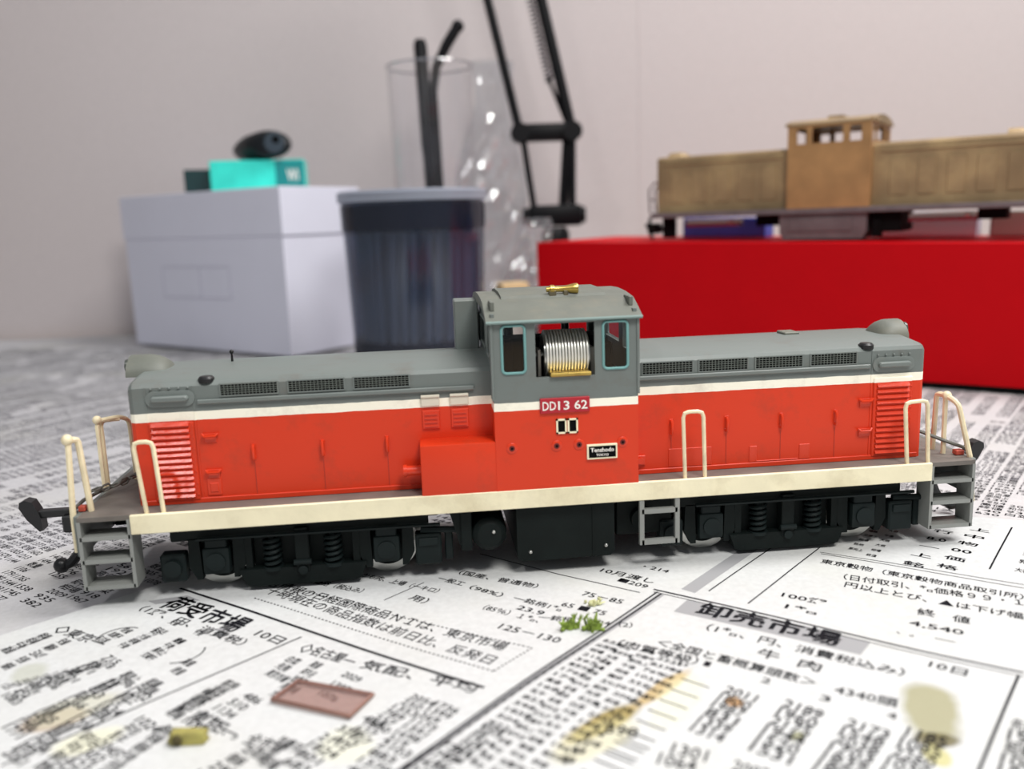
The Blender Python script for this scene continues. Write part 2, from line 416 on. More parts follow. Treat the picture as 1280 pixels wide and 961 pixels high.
PM = {'text': INK, 'rules': INK, 'band': INKL, 'bold': INK, 'faint': INKF}
def num(): return str(rng.choice([rng.randint(100, 999), rng.randint(1000, 2300), rng.randint(1000, 2300)]))
POOL = ['東京市場', '大阪', '名古屋', '乳牛', '和牛去', '交雑牛', '価格', '平均', '高値', '安値', '出荷頭', '数量', '玉ねぎ', '白菜', '大根', '銘柄', '相場', '午後', '終値', '先限', '豚肉上', '鶏卵', '加重平']
def kan(): return rng.choice(POOL)
def kn(): return num() if rng.random() < .55 else kan()

# --- main sheet
A = on_table
edgeL0, edgeL1 = A(0, 794), A(185, 735)
de = (edgeL1-edgeL0).normalized()
pl = edgeL0 - de*160; pr = edgeL1 + de*40
main_poly = [(pl.x, pl.y), (pl.x, -200), (190, -200), (190, -8), (96.7, -8), (60, 10), (pr.x+20, 14), (pr.x, pr.y)]
back_poly = [(-330, -150), (-60, -60), (-20, -20), (110, 30), (150, 110), (100, 370), (-330, 420)]
right_poly = [(8, 6), (52, 2.5), (83.5, .5), (96.7, -6.8), (230, -80), (230, 170), (40, 200)]
back, tb = sheet('newspaper', back_poly, -1.0, 7, PAPER2, label='greyish newspaper sheet spread at the back left, behind the locomotive and under the white box', cat='newspaper', group='newspapers covering the desk')
right, tr = sheet('newspaper', right_poly, -.62, 6, PAPER3, label='pinkish white newspaper sheet at the right, between the locomotive and the red box', cat='newspaper', group='newspapers covering the desk')
main, tm = sheet('newspaper', main_poly, -.14, 2.6, PAPER, label='stained front newspaper sheet with market price columns, in front of and under the locomotive', cat='newspaper', group='newspapers covering the desk')

P = Print(main, tm)
# headings
P.quad([(185, 751), (234, 744), (313, 774), (277, 790)]); P.quad([(860, 748), (1089, 798), (1076, 814), (842, 763)])
P.line('荷受市場', (198, 757), (292, 789), 4.2, .03, 'bold'); P.build_now('bold'); P.line('卸売市場', (868, 764), (1048, 804), 3.9, .035, 'bold'); P.build_now('band')
for a, b, wd in (((817, 736), (1280, 836), .45), ((817, 739), (1280, 841), .2), ((1274, 839), (1222, 959), .4), ((827, 741), (501, 959), .35), ((822, 739), (493, 959), .35),
                 ((965, 684), (886, 738), .25), ((1025, 684), (935, 753), .25), ((225, 735), (395, 790), .55), ((395, 790), (605, 858), .55), ((377, 794), (0, 949), .3),
                 ((1025, 690), (1280, 728), .2), ((1026, 692), (1280, 732), .2), ((1265, 659), (1237, 710), .3), ((600, 692), (700, 718), .25), ((700, 718), (800, 740), .25),
                 ((480, 750), (530, 728), .2), ((0, 795), (165, 748), .0)):
    if wd: P.rule(a, b, wd)
P.rule((827, 742), (497, 960), 1.1, 'band', dz=.012); P.build_now('band'); P.rule((940, 684), (860, 738), 2.6, 'band', dz=.012)
P.dots((300, 716), (470, 763), .28, .8); P.dots((470, 763), (665, 809), .28, .8); P.dots((665, 809), (617, 838), .28, .8); P.dots((617, 838), (470, 794), .28, .8); P.dots((470, 794), (317, 747), .28, .8)
W_ = [('10日', (316, 792), (347, 803), 2.0), ('10日', (1160, 828), (1208, 840), 2.0), ('（1㌔、円、消費税込み）', (881, 785), (1130, 840), 2.0), ('牛', (945, 816), (972, 822), 2.3), ('肉', (996, 828), (1024, 835), 2.3),
      ('＜全国と畜概算頭数＞', (819, 804), (1018, 853), 2.0), ('4340頭', (1042, 860), (1122, 878), 2.0), ('1', (878, 829), (886, 831), 1.6), ('2', (950, 848), (962, 851), 1.6), ('3', (1024, 869), (1038, 872), 1.6), ('4', (1108, 890), (1120, 893), 1.7),
      ('（肉質等級）', (770, 805), (870, 828), 1.9), ('100㌘', (976, 744), (1032, 754), 1.8), ('1㌔', (980, 758), (1020, 766), 1.8), ('終', (1147, 763), (1170, 766), 2.2), ('値', (1190, 770), (1213, 774), 2.2), ('4,540', (1136, 776), (1205, 788), 2.0),
      ('東京穀物（東京穀物商品取引所）', (1025, 703), (1280, 745), 1.8), ('（日付取引、㌔価格９９・１', (1054, 722), (1280, 752), 2.0), ('円以上とび、▲は下げ幅', (1055, 731), (1280, 768), 2.0), ('■209', (771, 726), (807, 735), 1.6), ('・214', (802, 709), (834, 716), 1.5),
      ('10月渡し', (749, 714), (816, 729), 1.7), ('（国産、普通物）', (572, 717), (670, 735), 1.6), ('一般工', (545, 724), (577, 732), 1.5), ('（98%）', (585, 735), (625, 746), 1.5), ('―銘柄1㌔', (640, 748), (700, 763), 1.5), ('65 ■ 75', (700, 756), (755, 768), 1.7),
      ('（85％）１㌔、', (602, 760), (672, 777), 1.6), ('―銘柄Ｔ―24（2）', (672, 772), (790, 783), 1.5), ('23.9', (644, 760), (677, 768), 1.7), ('75－85', (726, 743), (776, 754), 1.8), ('125－130', (621, 784), (697, 803), 2.0), ('用）', (510, 748), (530, 754), 1.8),
      ('◇東京―', (64, 788), (124, 808), 2.1), ('◇名古屋―', (371, 810), (439, 828), 2.2), ('気配、平均', (448, 830), (592, 864), 2.1), ('698', (754, 914), (795, 921), 2.4), ('1301', (837, 938), (882, 948), 2.6), ('1064', (820, 951), (868, 961), 2.6), ('2007', (913, 958), (958, 970), 2.6),
      ('（1㌘、円、消費税）', (172, 762), (300, 805), 1.8), ('、。', (1120, 786), (1142, 791), 1.5), ('―', (1168, 794), (1194, 799), 1.4)]
for t, a, b, h in W_: P.line(t, a, b, h)
# rows inside the dotted frame
for t, a, b in (('受信情報の日経国際商品ＮＩは、東京市場', (318, 727), (628, 812)), ('十時現在の商品指数は前日比、反発日', (330, 740), (612, 829))):
    P.line(t, a, b, 2.3, .008)
for t, a, b in (('でんぷん、一般価格（税込み）', (330, 716), (450, 741)), ('かも肉、上場（一キロ）', (450, 720), (545, 741))): P.line(t, a, b, 1.6)
# vertical columns of writing at the right
P.stack((1212, 662), (1170, 707), 6, 3.4, ['上', '中', '物', '00', '価', '格'], 1.7, world=False)
P.stack((1166, 664), (1128, 704), 5, 3.4, ['行', '8.0', '一', '上', '銘'], 1.7)
P.stack((1110, 664), (1082, 694), 6, 3.0, kan, 1.1); P.stack((1085, 664), (1060, 686), 5, 3.0, kan, 1.1)
P.stack((1283, 684), (1268, 712), 4, 4, kan, 1.6)
# number tables
P.stack((903, 862), (860, 910), 6, 4.3, ['2011', '1800', '1987', '831', '1339', '1314'])
P.stack((976, 878), (934, 932), 6, 5.0, ['2189', '1960', '2175', '1944', '1520', '1531'])
P.stack((1056, 900), (1010, 961), 7, 5.0, ['2173', '1548', '2038', '1703', '1839', '1802', '1799'])
P.stack((1130, 912), (1096, 961), 5, 4.6, num)
P.stack((1262, 905), (1245, 961), 5, 5.0, kn)
for i in range(8):       # dashes
    a = A(852-i*14, 846+i*13); P.rule(a, a+dirU*4, .25, world=True)
for i in range(5):
    a = A(775-i*16, 920+i*13); P.rule(a, a+dirU*4, .25, world=True)
# dense list left of them: five narrow columns from upper right to lower left
for (x0, y0, x1, y1, n, wd, fn) in ((752, 800, 560, 935, 20, 4.0, kn), (772, 808, 585, 950, 20, 3.2, kan), (800, 812, 610, 958, 20, 3.8, kan), (820, 822, 650, 960, 17, 3.6, kn), (738, 800, 545, 930, 20, 1.2, lambda: '）'),
        (600, 905, 540, 950, 6, 3.4, kan), (845, 828, 700, 945, 14, 3.0, kan)):
    P.stack((x0, y0), (x1, y1), n, wd, fn, .95)
# left hand blocks
for (x0, y0, x1, y1, n, wd, fn, h) in ((128, 822, 0, 868, 12, 4.0, kn, 1.3), (112, 830, 0, 856, 10, 2.2, num, 1.0), (150, 842, 0, 905, 13, 4.2, kn, 1.5), (180, 850, 0, 935, 15, 4.4, kn, 1.5), (150, 788, 118, 798, 3, 3.2, kan, 1.3), (184, 790, 146, 806, 4, 3.4, kan, 1.3), (215, 800, 175, 818, 4, 3.4, kan, 1.3),
        (45, 795, 0, 812, 4, 4, kan, 1.5), (70, 802, 0, 832, 5, 3.4, kan, 1.5), (210, 778, 190, 787, 2, 3.4, kan, 1.3), (240, 790, 215, 800, 2, 3.4, kan, 1.3), (225, 826, 212, 836, 2, 3.6, kan, 1.5),
        (275, 850, 205, 885, 6, 4.6, kan, 1.5), (300, 865, 225, 895, 5, 4.0, kn, 1.5), (250, 860, 215, 880, 4, 3.0, kan, 1.3), (355, 822, 330, 838, 3, 4.0, kan, 1.5), (385, 828, 335, 862, 5, 3.0, kan, 1.5),
        (165, 895, 60, 955, 7, 4.8, kn, 1.6), (195, 905, 110, 960, 6, 4.0, kan, 1.6), (95, 915, 40, 950, 4, 4.0, kan, 1.6), (300, 930, 235, 961, 4, 5.0, kn, 1.6), (395, 915, 350, 945, 4, 5.0, num, 1.5), (340, 920, 320, 945, 2, 5.0, kan, 1.8),
        (425, 840, 395, 862, 3, 3.4, num, 1.3), (510, 868, 415, 918, 9, 4.2, num, 1.25), (540, 878, 480, 918, 7, 4.0, num, 1.25), (470, 925, 430, 955, 4, 5, num, 1.4), (450, 893, 418, 905, 2, 4.5, num, 1.4), (545, 928, 470, 975, 6, 4.4, num, 1.5)):
    P.stack((x0, y0), (x1, y1), n, wd, fn, h)
P.line('日、。全市場', (262, 905), (345, 935), 2.2); P.line('東京―', (232, 890), (290, 915), 2.0)
# arcs of big brackets
for (cx0, cy0, rr, a0, a1) in ((150, 797, 3.6, 60, 180), (225, 812, 3.6, -100, 10)):
    c = A(cx0, cy0)
    for i in range(8):
        t0, t1 = [math.radians(a0+(a1-a0)*(i+k)/8) for k in (0, 1)]
        P.rule(c+Vector((math.cos(t0)*rr, math.sin(t0)*rr)), c+Vector((math.cos(t1)*rr, math.sin(t1)*rr)), .25, world=True)
P.build(PM)

# --- print on the back sheets: columns of short rows
def fill(root, top, poly, avoid, seed, key, colw, rowh, xlim=None, ang=0.0):
    rng.seed(seed); Q = Print(root, top)
    xs = [p[0] for p in poly]; ys = [p[1] for p in poly]; c = Vector(((min(xs)+max(xs))/2, (min(ys)+max(ys))/2)); R = max(max(xs)-min(xs), max(ys)-min(ys))
    ca, sa = math.cos(ang), math.sin(ang)
    U = Vector((dirU.x*ca-dirU.y*sa, dirU.x*sa+dirU.y*ca)); Vv = Vector((-U.y, U.x))
    cu = -R*.75
    while cu < R*.75:
        wdt = colw*rng.uniform(.8, 1.3); v = -R*.75; gap = 0
        if rng.random() < .35:
            pass
        while v < R*.75:
            if rng.random() < .035: v += rng.uniform(4, 12)
            q = c + U*cu + Vv*v
            e = q+U*wdt
            if inpoly(q.x, q.y, poly) and inpoly(e.x, e.y, poly) and inpoly(q.x+1, q.y+1.5, poly) and not any(inpoly(q.x, q.y, a) or inpoly(e.x, e.y, a) for a in avoid):
                Q.line(kn(), q, e, rowh*.75, .01, key, True)
            v += rowh
        cu += wdt+rng.choice((.8, .8, 3.0))
    Q.build(PM)
hidR = [(20, -2), (75, -2), (75, 6), (140, 130), (40, 225), (-20, 100)]
fill(right, tr, right_poly, [], 5, 'faint', 4.2, 2.1)
fill(back, tb, [(-300, -20), (-62, -12), (-20, -12), (8, 6), (40, 195), (60, 240), (-60, 300), (-300, 380)], [main_poly], 6, 'faint', 4.4, 2.3, ang=.05)

# ================================================================ THE RED AND ORANGE LOCOMOTIVE
LO = empty('model_locomotive', (0, 0, 0), label='orange and grey scale model diesel locomotive with cream stripe, standing on the newspapers', cat='model train')
# -- running board
MB().box(-70, 70, -16.9, 16.9, 14.6, 16.0).build('footplate', DECK, LO)
for sx in (-1, 1):
    e = MB(); e.box(sx*70, sx*78.6, -16.9, 16.9, 15.2, 16.0); e.build('end_platform', DECK, LO)
for sy in (-1, 1):
    MB().box(-70, 70, sy*16.9, sy*17.6, 12.8, 16.15, .12).build('side_beam', CREAM, LO)
for sx in (-1, 1):
    b = MB().box(sx*78.6, sx*79.5, -15.8, 15.8, 9.0, 16.0, .1).build('buffer_beam', GREY, LO)
    MB().box(sx*78.2, sx*78.62, -15.4, -9, 13.8, 14.9).build('red_lining', mat('rust_red', (150, 44, 30), .5), b)
# -- hoods
def hood_sec(x, ins, dz=0):
    h = 12.4-ins
    return [(x, -h, 16), (x, -h, 36.3-dz), (x, -h+.45, 36.95-dz), (x, -h+1.3, 37.3-dz), (x, -5, 37.9-dz), (x, 0, 38.0-dz), (x, 5, 37.9-dz), (x, h-1.3, 37.3-dz), (x, h-.45, 36.95-dz), (x, h, 36.3-dz), (x, h, 16)]
for sx, x_end, x_in in ((-1, -69.9, -8.6), (1, 70.8, 15.2)):
    m = MB(); m.loft([hood_sec(x_end, .9, .6), hood_sec(x_end-sx*.3, .35, .25), hood_sec(x_end-sx*.9, 0), hood_sec(x_in, 0)])
    hood = m.build('hood', HOODL, LO, ang=22); hood['label'] = 'long hood left of the cab' if sx < 0 else 'long hood right of the cab'
    # radiator section outline: recessed seams
    seams = (-66.9, -59.2) if sx < 0 else (60.4,)
    q = MB()
    for xs_ in seams: q.box(xs_-.12, xs_+.12, -12.52, -12.3, 16.2, 36.4)
    q.build('panel_seam', HOODL, hood)
    # crest ledge along the side
    lx0, lx1 = (-58.6, -12) if sx < 0 else (16.6, 60)
    MB().box(lx0, lx1, -12.95, -12.3, 33.2, 34.0, .15).build('ledge', GREY, hood)
    # small raised sill at the foot of the side and vertical door lines
    MB().box(min(x_end, x_in)+1.0, max(x_end, x_in)-1.0, -12.62, -12.3, 16.0, 16.9, .1).build('foot_sill', ORANGE, hood)
    # nose headlight casing
    hx0, hx1 = (-72.3, -65.0) if sx < 0 else (72.0, 66.4)
    n = MB(); secs = []
    for t in range(9):
        u = t/8; x = hx0+(hx1-hx0)*u; k = math.sqrt(max(0.0, 1-max(0, (u-.35)/.65)**2))
        secs.append([(x, -4.4*(.45+.55*k)*math.cos(a), 37.0+(.1+3.3*k)*math.sin(a)) for a in [PI*j/12 for j in range(13)]])
    n.loft(secs); hc = n.build('headlight_casing', ROOF, LO)
    hx = hx0
    MB().box(hx-.0*sx, hx-sx*1.0, -4.2, 4.2, 37.0, 37.4).build('casing_lip', ROOF, hc)
    for yy in (-2.1, 2.1): MB().cyl((hx-.1*sx, yy, 38.7), (hx+sx*.35, yy, 38.7), 1.25).build('lens', mat('lens_glass', (70, 74, 70), .3), hc)
    for zz, yy in ((33.6, -6.5), (31.2, -6.5)) if sx < 0 else ((33.6, 6.5),):
        MB().cyl((x_end+sx*.0, yy, zz), (x_end+sx*1.4, yy, zz), .55, .25).build('marker_light', BLACK, LO)
# grilles
def grille(x0, x1, z0, z1):
    g = MB(); y = -12.62
    fr = .22
    g.box(x0-fr, x1+fr, y, -12.35, z1, z1+fr); g.box(x0-fr, x1+fr, y, -12.35, z0-fr, z0); g.box(x0-fr, x0, y, -12.35, z0, z1); g.box(x1, x1+fr, y, -12.35, z0, z1)
    o = g.build('grille', GREY, LO, ang=0)
    MB().box(x0, x1, -12.48, -12.38, z0, z1).build('grille_backing', BLACK, o, ang=0)
    m = MB(); nx = int((x1-x0)/.58); nz = 5
    for i in range(1, nx): x = x0+(x1-x0)*i/nx; m.box(x-.045, x+.045, -12.58, -12.50, z0, z1)
    for i in range(1, nz): z = z0+(z1-z0)*i/nz; m.box(x0, x1, -12.59, -12.49, z-.045, z+.045)
    m.build('grille_mesh', MESHM, o, ang=0)
for x0, x1 in ((-54.6, -45.3), (-43.4, -34.2), (-32.4, -23.2)): grille(x0, x1, 34.5, 36.3)
for x0, x1 in ((17.8, 26.8), (28.1, 36.9), (38.5, 47.1), (48.8, 57.3)): grille(x0, x1, 34.3, 36.2)
# louvre panels with separate slats
sl = MB(); sl.loft([[(x, 0, -.42), (x, -.50, -.36), (x, -.60, -.26), (x, -.08, .40), (x, 0, .42)] for x in (-3.05, 3.05)])
slm = sl.mesh('louvre', mat('louvre_orange_gloss', (216, 57, 22), .26, spec=.7, bump=.25, bscale=900), 0)
for xc in (-63.2, 64.5):
    p = MB(); p.box(xc-3.7, xc+3.7, -12.75, -12.3, 16.6, 31.4 if xc > 0 else 30.3, .15)
    for i in range(7): p.sph((xc+3.45, -12.78, 17.6+i*2.0), .16, 6)
    pn = p.build('louvre_panel', HOODL, LO)
    n = 13
    for i in range(n): link('louvre', slm, pn, (xc-.1, -12.7, 17.6+i*(12.4/(n-1))), (rng.uniform(-.05, .05)-(.03 if i > 8 else 0), 0, rng.uniform(-.012, .012)))
# oval covers
for xc, zc in ((-62.9, 34.4), (64.4, 33.8)):
    def stad(rx, rz, y, n=10): return [(xc+(rx-rz)*(1 if math.cos(a) >= 0 else -1)+rz*math.cos(a), y, zc+rz*math.sin(a)) for a in [2*PI*(k+.5)/(2*n) - PI/2 for k in range(2*n)]]
    o = MB().loft([stad(4.0, 1.35, -12.3), stad(4.0, 1.35, -12.75), stad(3.7, 1.05, -12.8)]).build('oval_cover', GREY, LO)
    MB().loft([stad(3.1, .55, -12.75), stad(3.0, .5, -13.35), stad(2.8, .3, -13.5)]).build('cover_bulge', GREY, o)
    r = MB()
    for k in range(-2, 3): r.sph((xc+k*1.5, -12.6, zc+1.75), .2, 6)
    r.build('rivet', GREY, o)
# hinges
def hinge(x, z):
    m = MB(); m.box(x-1.2, x+1.3, -12.75, -12.3, z-.1, z+.45, .08); m.box(x-1.0, x+1.0, -12.6, -12.3, z-1.1, z-.1, .05); m.tube([(x-1.3, -12.9, z+.5), (x-.9, -13.2, z+.1), (x+.9, -13.2, z+.1), (x+1.3, -12.9, z+.5)], .22, 6)
    m.build('hinge', ORANGE, LO)
for x, z in ((-57, 27.6), (-57, 21.3), (59.3, 27.2), (59.3, 21.6)): hinge(x, z)
m = MB(); m.box(-58.3, -55.9, -12.6, -12.3, 17.2, 20.2, .1); m.box(-57.8, -56.4, -12.7, -12.3, 17.8, 19.4, .08); m.build('inspection_cover', ORANGE, LO)
# door handles
hm = MB(); hm.tube([(0, .2, 1.2), (0, -.55, 1.15), (0, -.75, .7), (0, -.75, -.7), (0, -.55, -1.15), (0, .2, -1.2)], .27, 8); hm.box(-.35, .35, -.1, .2, .8, 1.5, .05); hm.box(-.35, .35, -.1, .2, -1.4, -.8, .05)
hme = hm.mesh('door_handle', ORANGE)
for x in (-50.1, -38.5, -27.5, 23, 33.2, 43.4, 53.7): link('door_handle', hme, LO, (x, -12.4, 24.4))
dm = MB()
for x in (-50.1, -38.5, -27.5, 23, 33.2, 43.4, 53.7): dm.box(x-.06, x+.06, -12.46, -12.3, 17, 22.5)
dm.build('door_seams', mat('seam_orange', (176, 50, 28), .5), LO)
# roof lifting eyes
for x in (-57, 59.6):
    MB().lathe([(1.35, 36.7), (1.35, 37.4), (1.0, 37.75), (.6, 37.8)], (x, -11.4, 0), n=14).build('roof_cap', BLACKP, LO)
MB().cyl((-55.5, 3, 37.8), (-55.5, 3, 39.6), .25, .15, 8).sph((-55.5, 3, 39.7), .4, 8).build('lamp_iron', BLACKP, LO)
MB().box(50, 53, 2, 6, 37.7, 38.4, .15).build('roof_vent', ROOF, LO)
# little hatches left of the cab, with the tin brackets over the stripe
for x0, x1 in ((-21.2, -18.2), (-16.2, -13.2)):
    h = MB(); h.box(x0, x1, -12.75, -12.3, 26.7, 30.0, .1)
    ho = h.build('small_hatch', ORANGE, LO)
    q = MB()
    for i in range(4): q.box(x0+.4, x1-.4, -12.95, -12.7, 27.1+i*.7, 27.4+i*.7)
    q.build('hatch_louvre', ORANGE, ho, ang=0)
    b = MB(); b.box(x0-.1, x1+.1, -12.85, -12.3, 30.7, 32.3, .1); b.box(x0-.1, x1+.1, -13.1, -12.3, 32.3, 32.7, .05)
    b.build('hatch_bracket', mat('tinned_bracket', (222, 216, 198), .4, .1), LO)
MB().cyl((-24.6, -14.6, 20), (-21.5, -14.6, 20), .85).cyl((-24.9, -14.6, 20), (-24.3, -14.6, 20), 1.05).build('filler_pipe', ORANGE, LO)
# side tank box and steps in front of the cab
t = MB(); t.box(-21.9, -9.0, -17.5, -12.2, 16.05, 24.9, .25, 2); t.build('side_locker', CABL, LO)
# right hood low lockers (faint)
q = MB()
for x0, x1, z1 in ((22.5, 30.5, 20.4), (37.5, 39, 20), (47, 49, 19.8), (38.9, 46.9, 16.95)): q.box(x0, x1, -12.55, -12.3, 17, max(17.2, z1), .08)
q.build('low_cover', ORANGE, LO)
MB().cyl((17.2, -12.2, 18.7), (17.2, -13.3, 18.7), .6).box(16.6, 18.2, -12.9, -12.3, 17.8, 19.6, .1).build('valve_box', ORANGE, LO)

# -- cab
CX0, CX1 = -9.1, 15.7
def holes_wall(u0, u1, z0, z1, holes, put):
    """a wall with rectangular openings, built as strips between the openings"""
    us = sorted({u0, u1, *[h[0] for h in holes], *[h[1] for h in holes]}); zs = sorted({z0, z1, *[h[2] for h in holes], *[h[3] for h in holes]})
    for a, b in zip(us, us[1:]):
        run = None
        for c, d in zip(zs, zs[1:]):
            mu, mz = (a+b)/2, (c+d)/2
            inside = any(h[0] < mu < h[1] and h[2] < mz < h[3] for h in holes)
            if not inside: run = (run[0], d) if run else (c, d)
            if inside and run: put(a, b, *run); run = None
        if run: put(a, b, *run)
side_holes = [(-7.4, -3.6, 36.6, 44.5), (-1.8, 8.3, 35.6, 44.6), (9.8, 13.9, 36.6, 44.5)]
end_holes = [(-14.2, -9.0, 38.9, 44.3), (-6, 6, 39.4, 44.3), (9.0, 14.2, 38.9, 44.3)]
cab = MB()
for y0, y1 in ((-17.5, -16.9), (16.9, 17.5)):
    holes_wall(CX0, CX1, 16.05, 45.3, side_holes, lambda a, b, c, d: cab.box(a, b, y0, y1, c, d))
for x0, x1 in ((CX0, CX0+.6), (CX1-.6, CX1)):
    holes_wall(-16.9, 16.9, 16.05, 46.5, end_holes, lambda a, b, c, d: cab.box(x0, x1, a, b, c, d))
bmesh.ops.remove_doubles(cab.bm, verts=cab.bm.verts, dist=.001)
cabo = cab.build('cab_body', CABL, LO, ang=0)
def rr(x0, x1, z0, z1, r=.7, n=4):
    P_ = []
    for (cx, cz, a0) in ((x1-r, z1-r, 0), (x0+r, z1-r, 90), (x0+r, z0+r, 180), (x1-r, z0+r, 270)):
        P_ += arc((cx, cz), r, a0, a0+90, n)
    return P_
for sy, y in ((-1, -17.55), (1, 17.55)):
    for i, (x0, x1, z0, z1) in enumerate(side_holes):
        if i == 1: continue
        fo = MB().tube([(a, y, b) for a, b in rr(x0-.05, x1+.05, z0-.05, z1+.05)], .24, 8, True).build('window_frame', TEAL, LO)
        MB().box(x0, x1, y*.985-.05, y*.985+.05, z0, z1).build('pane', GLASS, fo, ang=0)
for sx, x in ((-1, CX0-.05), (1, CX1+.05)):
    for i, (y0, y1, z0, z1) in enumerate(end_holes):
        fo = MB().tube([(x, a, b) for a, b in rr(y0-.05, y1+.05, z0-.05, z1+.05)], .22, 8, True).build('window_frame', GREY, LO)
        MB().box(x-sx*.3-.04, x-sx*.3+.04, y0, y1, z0, z1).build('pane', GLASS, fo, ang=0)
# corner trims of the cab
for x in (CX0-.05, CX1+.05): MB().box(x-.25, x+.25, -17.75, -17.2, 32, 45.6, .1).build('corner_strip', GREY, LO)
# cab roof
prof = [(-18.1, 45.0), (-18.1, 45.4), (-15.5, 46.6), (-12.5, 47.8), (-11.5, 48.1), (-6, 48.6), (0, 48.8), (6, 48.6), (11.5, 48.1), (12.5, 47.8), (15.5, 46.6), (18.1, 45.4), (18.1, 45.0), (10, 46.9), (-10, 46.9)]
ro = MB().prism(prof, CX0-.9, CX1+.7, 'x').build('cab_roof', ROOF, LO, ang=40)
MB().loft([[(x, y, z) for y, z in ((-9.5, 48.1), (-9, 48.75), (-4, 49.25), (4, 49.25), (9, 48.75), (9.5, 48.1))] for x in (-6.5, 12)]).build('roof_hatch', ROOF, ro)
MB().cyl((CX0-.9, -18.1, 45.2), (CX1+.7, -18.1, 45.2), .28, n=8).build('rain_gutter', mat('gutter_grey', (120, 140, 136), .5), ro)
for x in (-8.6, 15.2): MB().box(x-.35, x+.35, -15, -11, 46.8, 48.4, .1).build('roof_rib', ROOF, ro)
wh = MB(); wh.lathe([(.45, 1.6), (.5, 2.2), (.75, 2.3), (.75, 3.0), (.5, 3.1), (.55, 5.0), (.85, 6.2), (.95, 6.9), (.9, 7.2)], (0, -8.6, 49.6), 'x', 14)
who = wh.build('whistle', BRASS, LO)
MB().box(2.0, 3.3, -9.2, -8.0, 48.3, 49.4, .1).box(4.6, 5.4, -9.2, -8.0, 48.3, 49.4, .1).build('whistle_bracket', mat('tarnished_metal', (120, 112, 90), .45, .6), who)
# exhaust box behind the cab's left end
MB().box(-14.2, -9.7, 4.5, 10, 37.5, 47.2, .2).build('exhaust_stack', GREY, LO)
# cab interior: dark bulkhead, finned motor
MB().box(-8.3, 14.9, -15.8, 16, 17, 34.6).build('cab_interior', BLACK, LO, ang=0)
MB().box(-6.8, 12.8, -7.5, -1.0, 34.6, 41.0, .5).box(9.4, 12.4, -13, -8, 34.6, 40.5, .3).box(-6.9, -5.0, -13, -8, 34.6, 41.5, .3).build('cab_equipment', BLACK, LO)
for x in (-2.8, 9.1): MB().box(x-.35, x+.35, 15.0, 16.6, 34.6, 45.2).build('cab_pillar', BLACK, LO)
mo = MB().cyl((0.1, -11.6, 38.6), (8.0, -11.6, 38.6), 3.55, n=32).build('motor_can', STEEL, LO)
fin = MB().lathe([(3.3, -.13), (4.3, -.13), (4.3, .13), (3.3, .13)], (0, 0, 0), 'x', 36).mesh('cooling_fin', mat('fin_silver', (236, 234, 226), .35, .35))
for i in range(14): link('cooling_fin', fin, mo, (.55+i*.53, -11.6, 38.6))
MB().cyl((-1.2, -11.6, 38.6), (9.0, -11.6, 38.6), .5, n=12).build('motor_shaft', STEEL, mo)
MB().box(.6, 7.6, -18.1, -9, 35.62, 36.3, .15).build('motor_tray', BRASS, LO)
MB().box(8.3, 9.0, -13.5, -10.5, 35, 39.8, .1).box(-.9, -.3, -13.5, -10.5, 35, 39.8, .1).build('motor_cheek', mat('motor_bracket', (150, 146, 138), .4, .5), LO)
# number plate, frames, maker's plate, rosettes
pl_ = MB().box(-1.3, 7.2, -17.9, -17.4, 29.4, 32.0, .08).build('number_plate', REDP, LO)
def lettering(txt, x0, x1, z0, h, y, m_, parent, name, bold=0.0):
    v, tr_ = glyphs(txt, -bold); sx = (x1-x0)/v[:, 0].max(); sz = h/(v[:, 1].max())
    V = np.column_stack([x0+v[:, 0]*sx, np.full(len(v), y), z0+v[:, 1]*sz])
    return link(name, np_mesh(name, V, tr_, m_), parent)
lettering('DD', -.9, 1.4, 29.95, 1.5, -17.94, WHITE, pl_, 'plate_lettering', .012)
lettering('13', 1.75, 3.7, 29.95, 1.5, -17.94, WHITE, pl_, 'plate_lettering', .012)
lettering('62', 4.55, 6.8, 29.95, 1.5, -17.94, WHITE, pl_, 'plate_lettering', .012)
for x0, x1 in ((1.4, 3.2), (3.35, 5.15)):
    m = MB(); z0, z1, t_ = 25.7, 28.3, .3
    m.box(x0, x1, -17.75, -17.4, z0, z0+t_).box(x0, x1, -17.75, -17.4, z1-t_, z1).box(x0, x0+t_, -17.75, -17.4, z0, z1).box(x1-t_, x1, -17.75, -17.4, z0, z1)
    o = m.build('card_frame', CREAM, LO, ang=0); MB().box(x0+.2, x1-.2, -17.62, -17.45, z0+.2, z1-.2).build('card_frame_slot', BLACK, o, ang=0)
for x in (-6.3, 1.4, 5.3, 12.9):
    o = MB().lathe([(.95, -17.45), (.95, -17.6), (.8, -17.7), (.5, -17.7), (.5, -17.6)], (x, 0, 23.6), 'y', 20).build('rosette', ORANGE, LO)
    MB().cyl((x, -17.5, 23.6), (x, -17.75, 23.6), .48, n=14).build('rosette_ring', mat('dark_red', (110, 24, 20), .5), o)
    MB().cyl((x, -17.6, 23.6), (x, -17.85, 23.6), .22, n=8).build('rosette_pin', BLACK, o)
np_ = MB().box(6.6, 11.9, -17.95, -17.4, 20.9, 23.5, .05).build('maker_plate', CREAM, LO)
MB().box(6.9, 11.6, -17.99, -17.8, 21.2, 23.2).build('plate_field', BLACK, np_, ang=0)
lettering('Tenshodo', 7.2, 11.3, 22.2, .72, -18.02, WHITE, np_, 'plate_lettering', .02); lettering('TOKYO', 8.2, 10.3, 21.45, .42, -18.02, WHITE, np_, 'plate_lettering', .01)

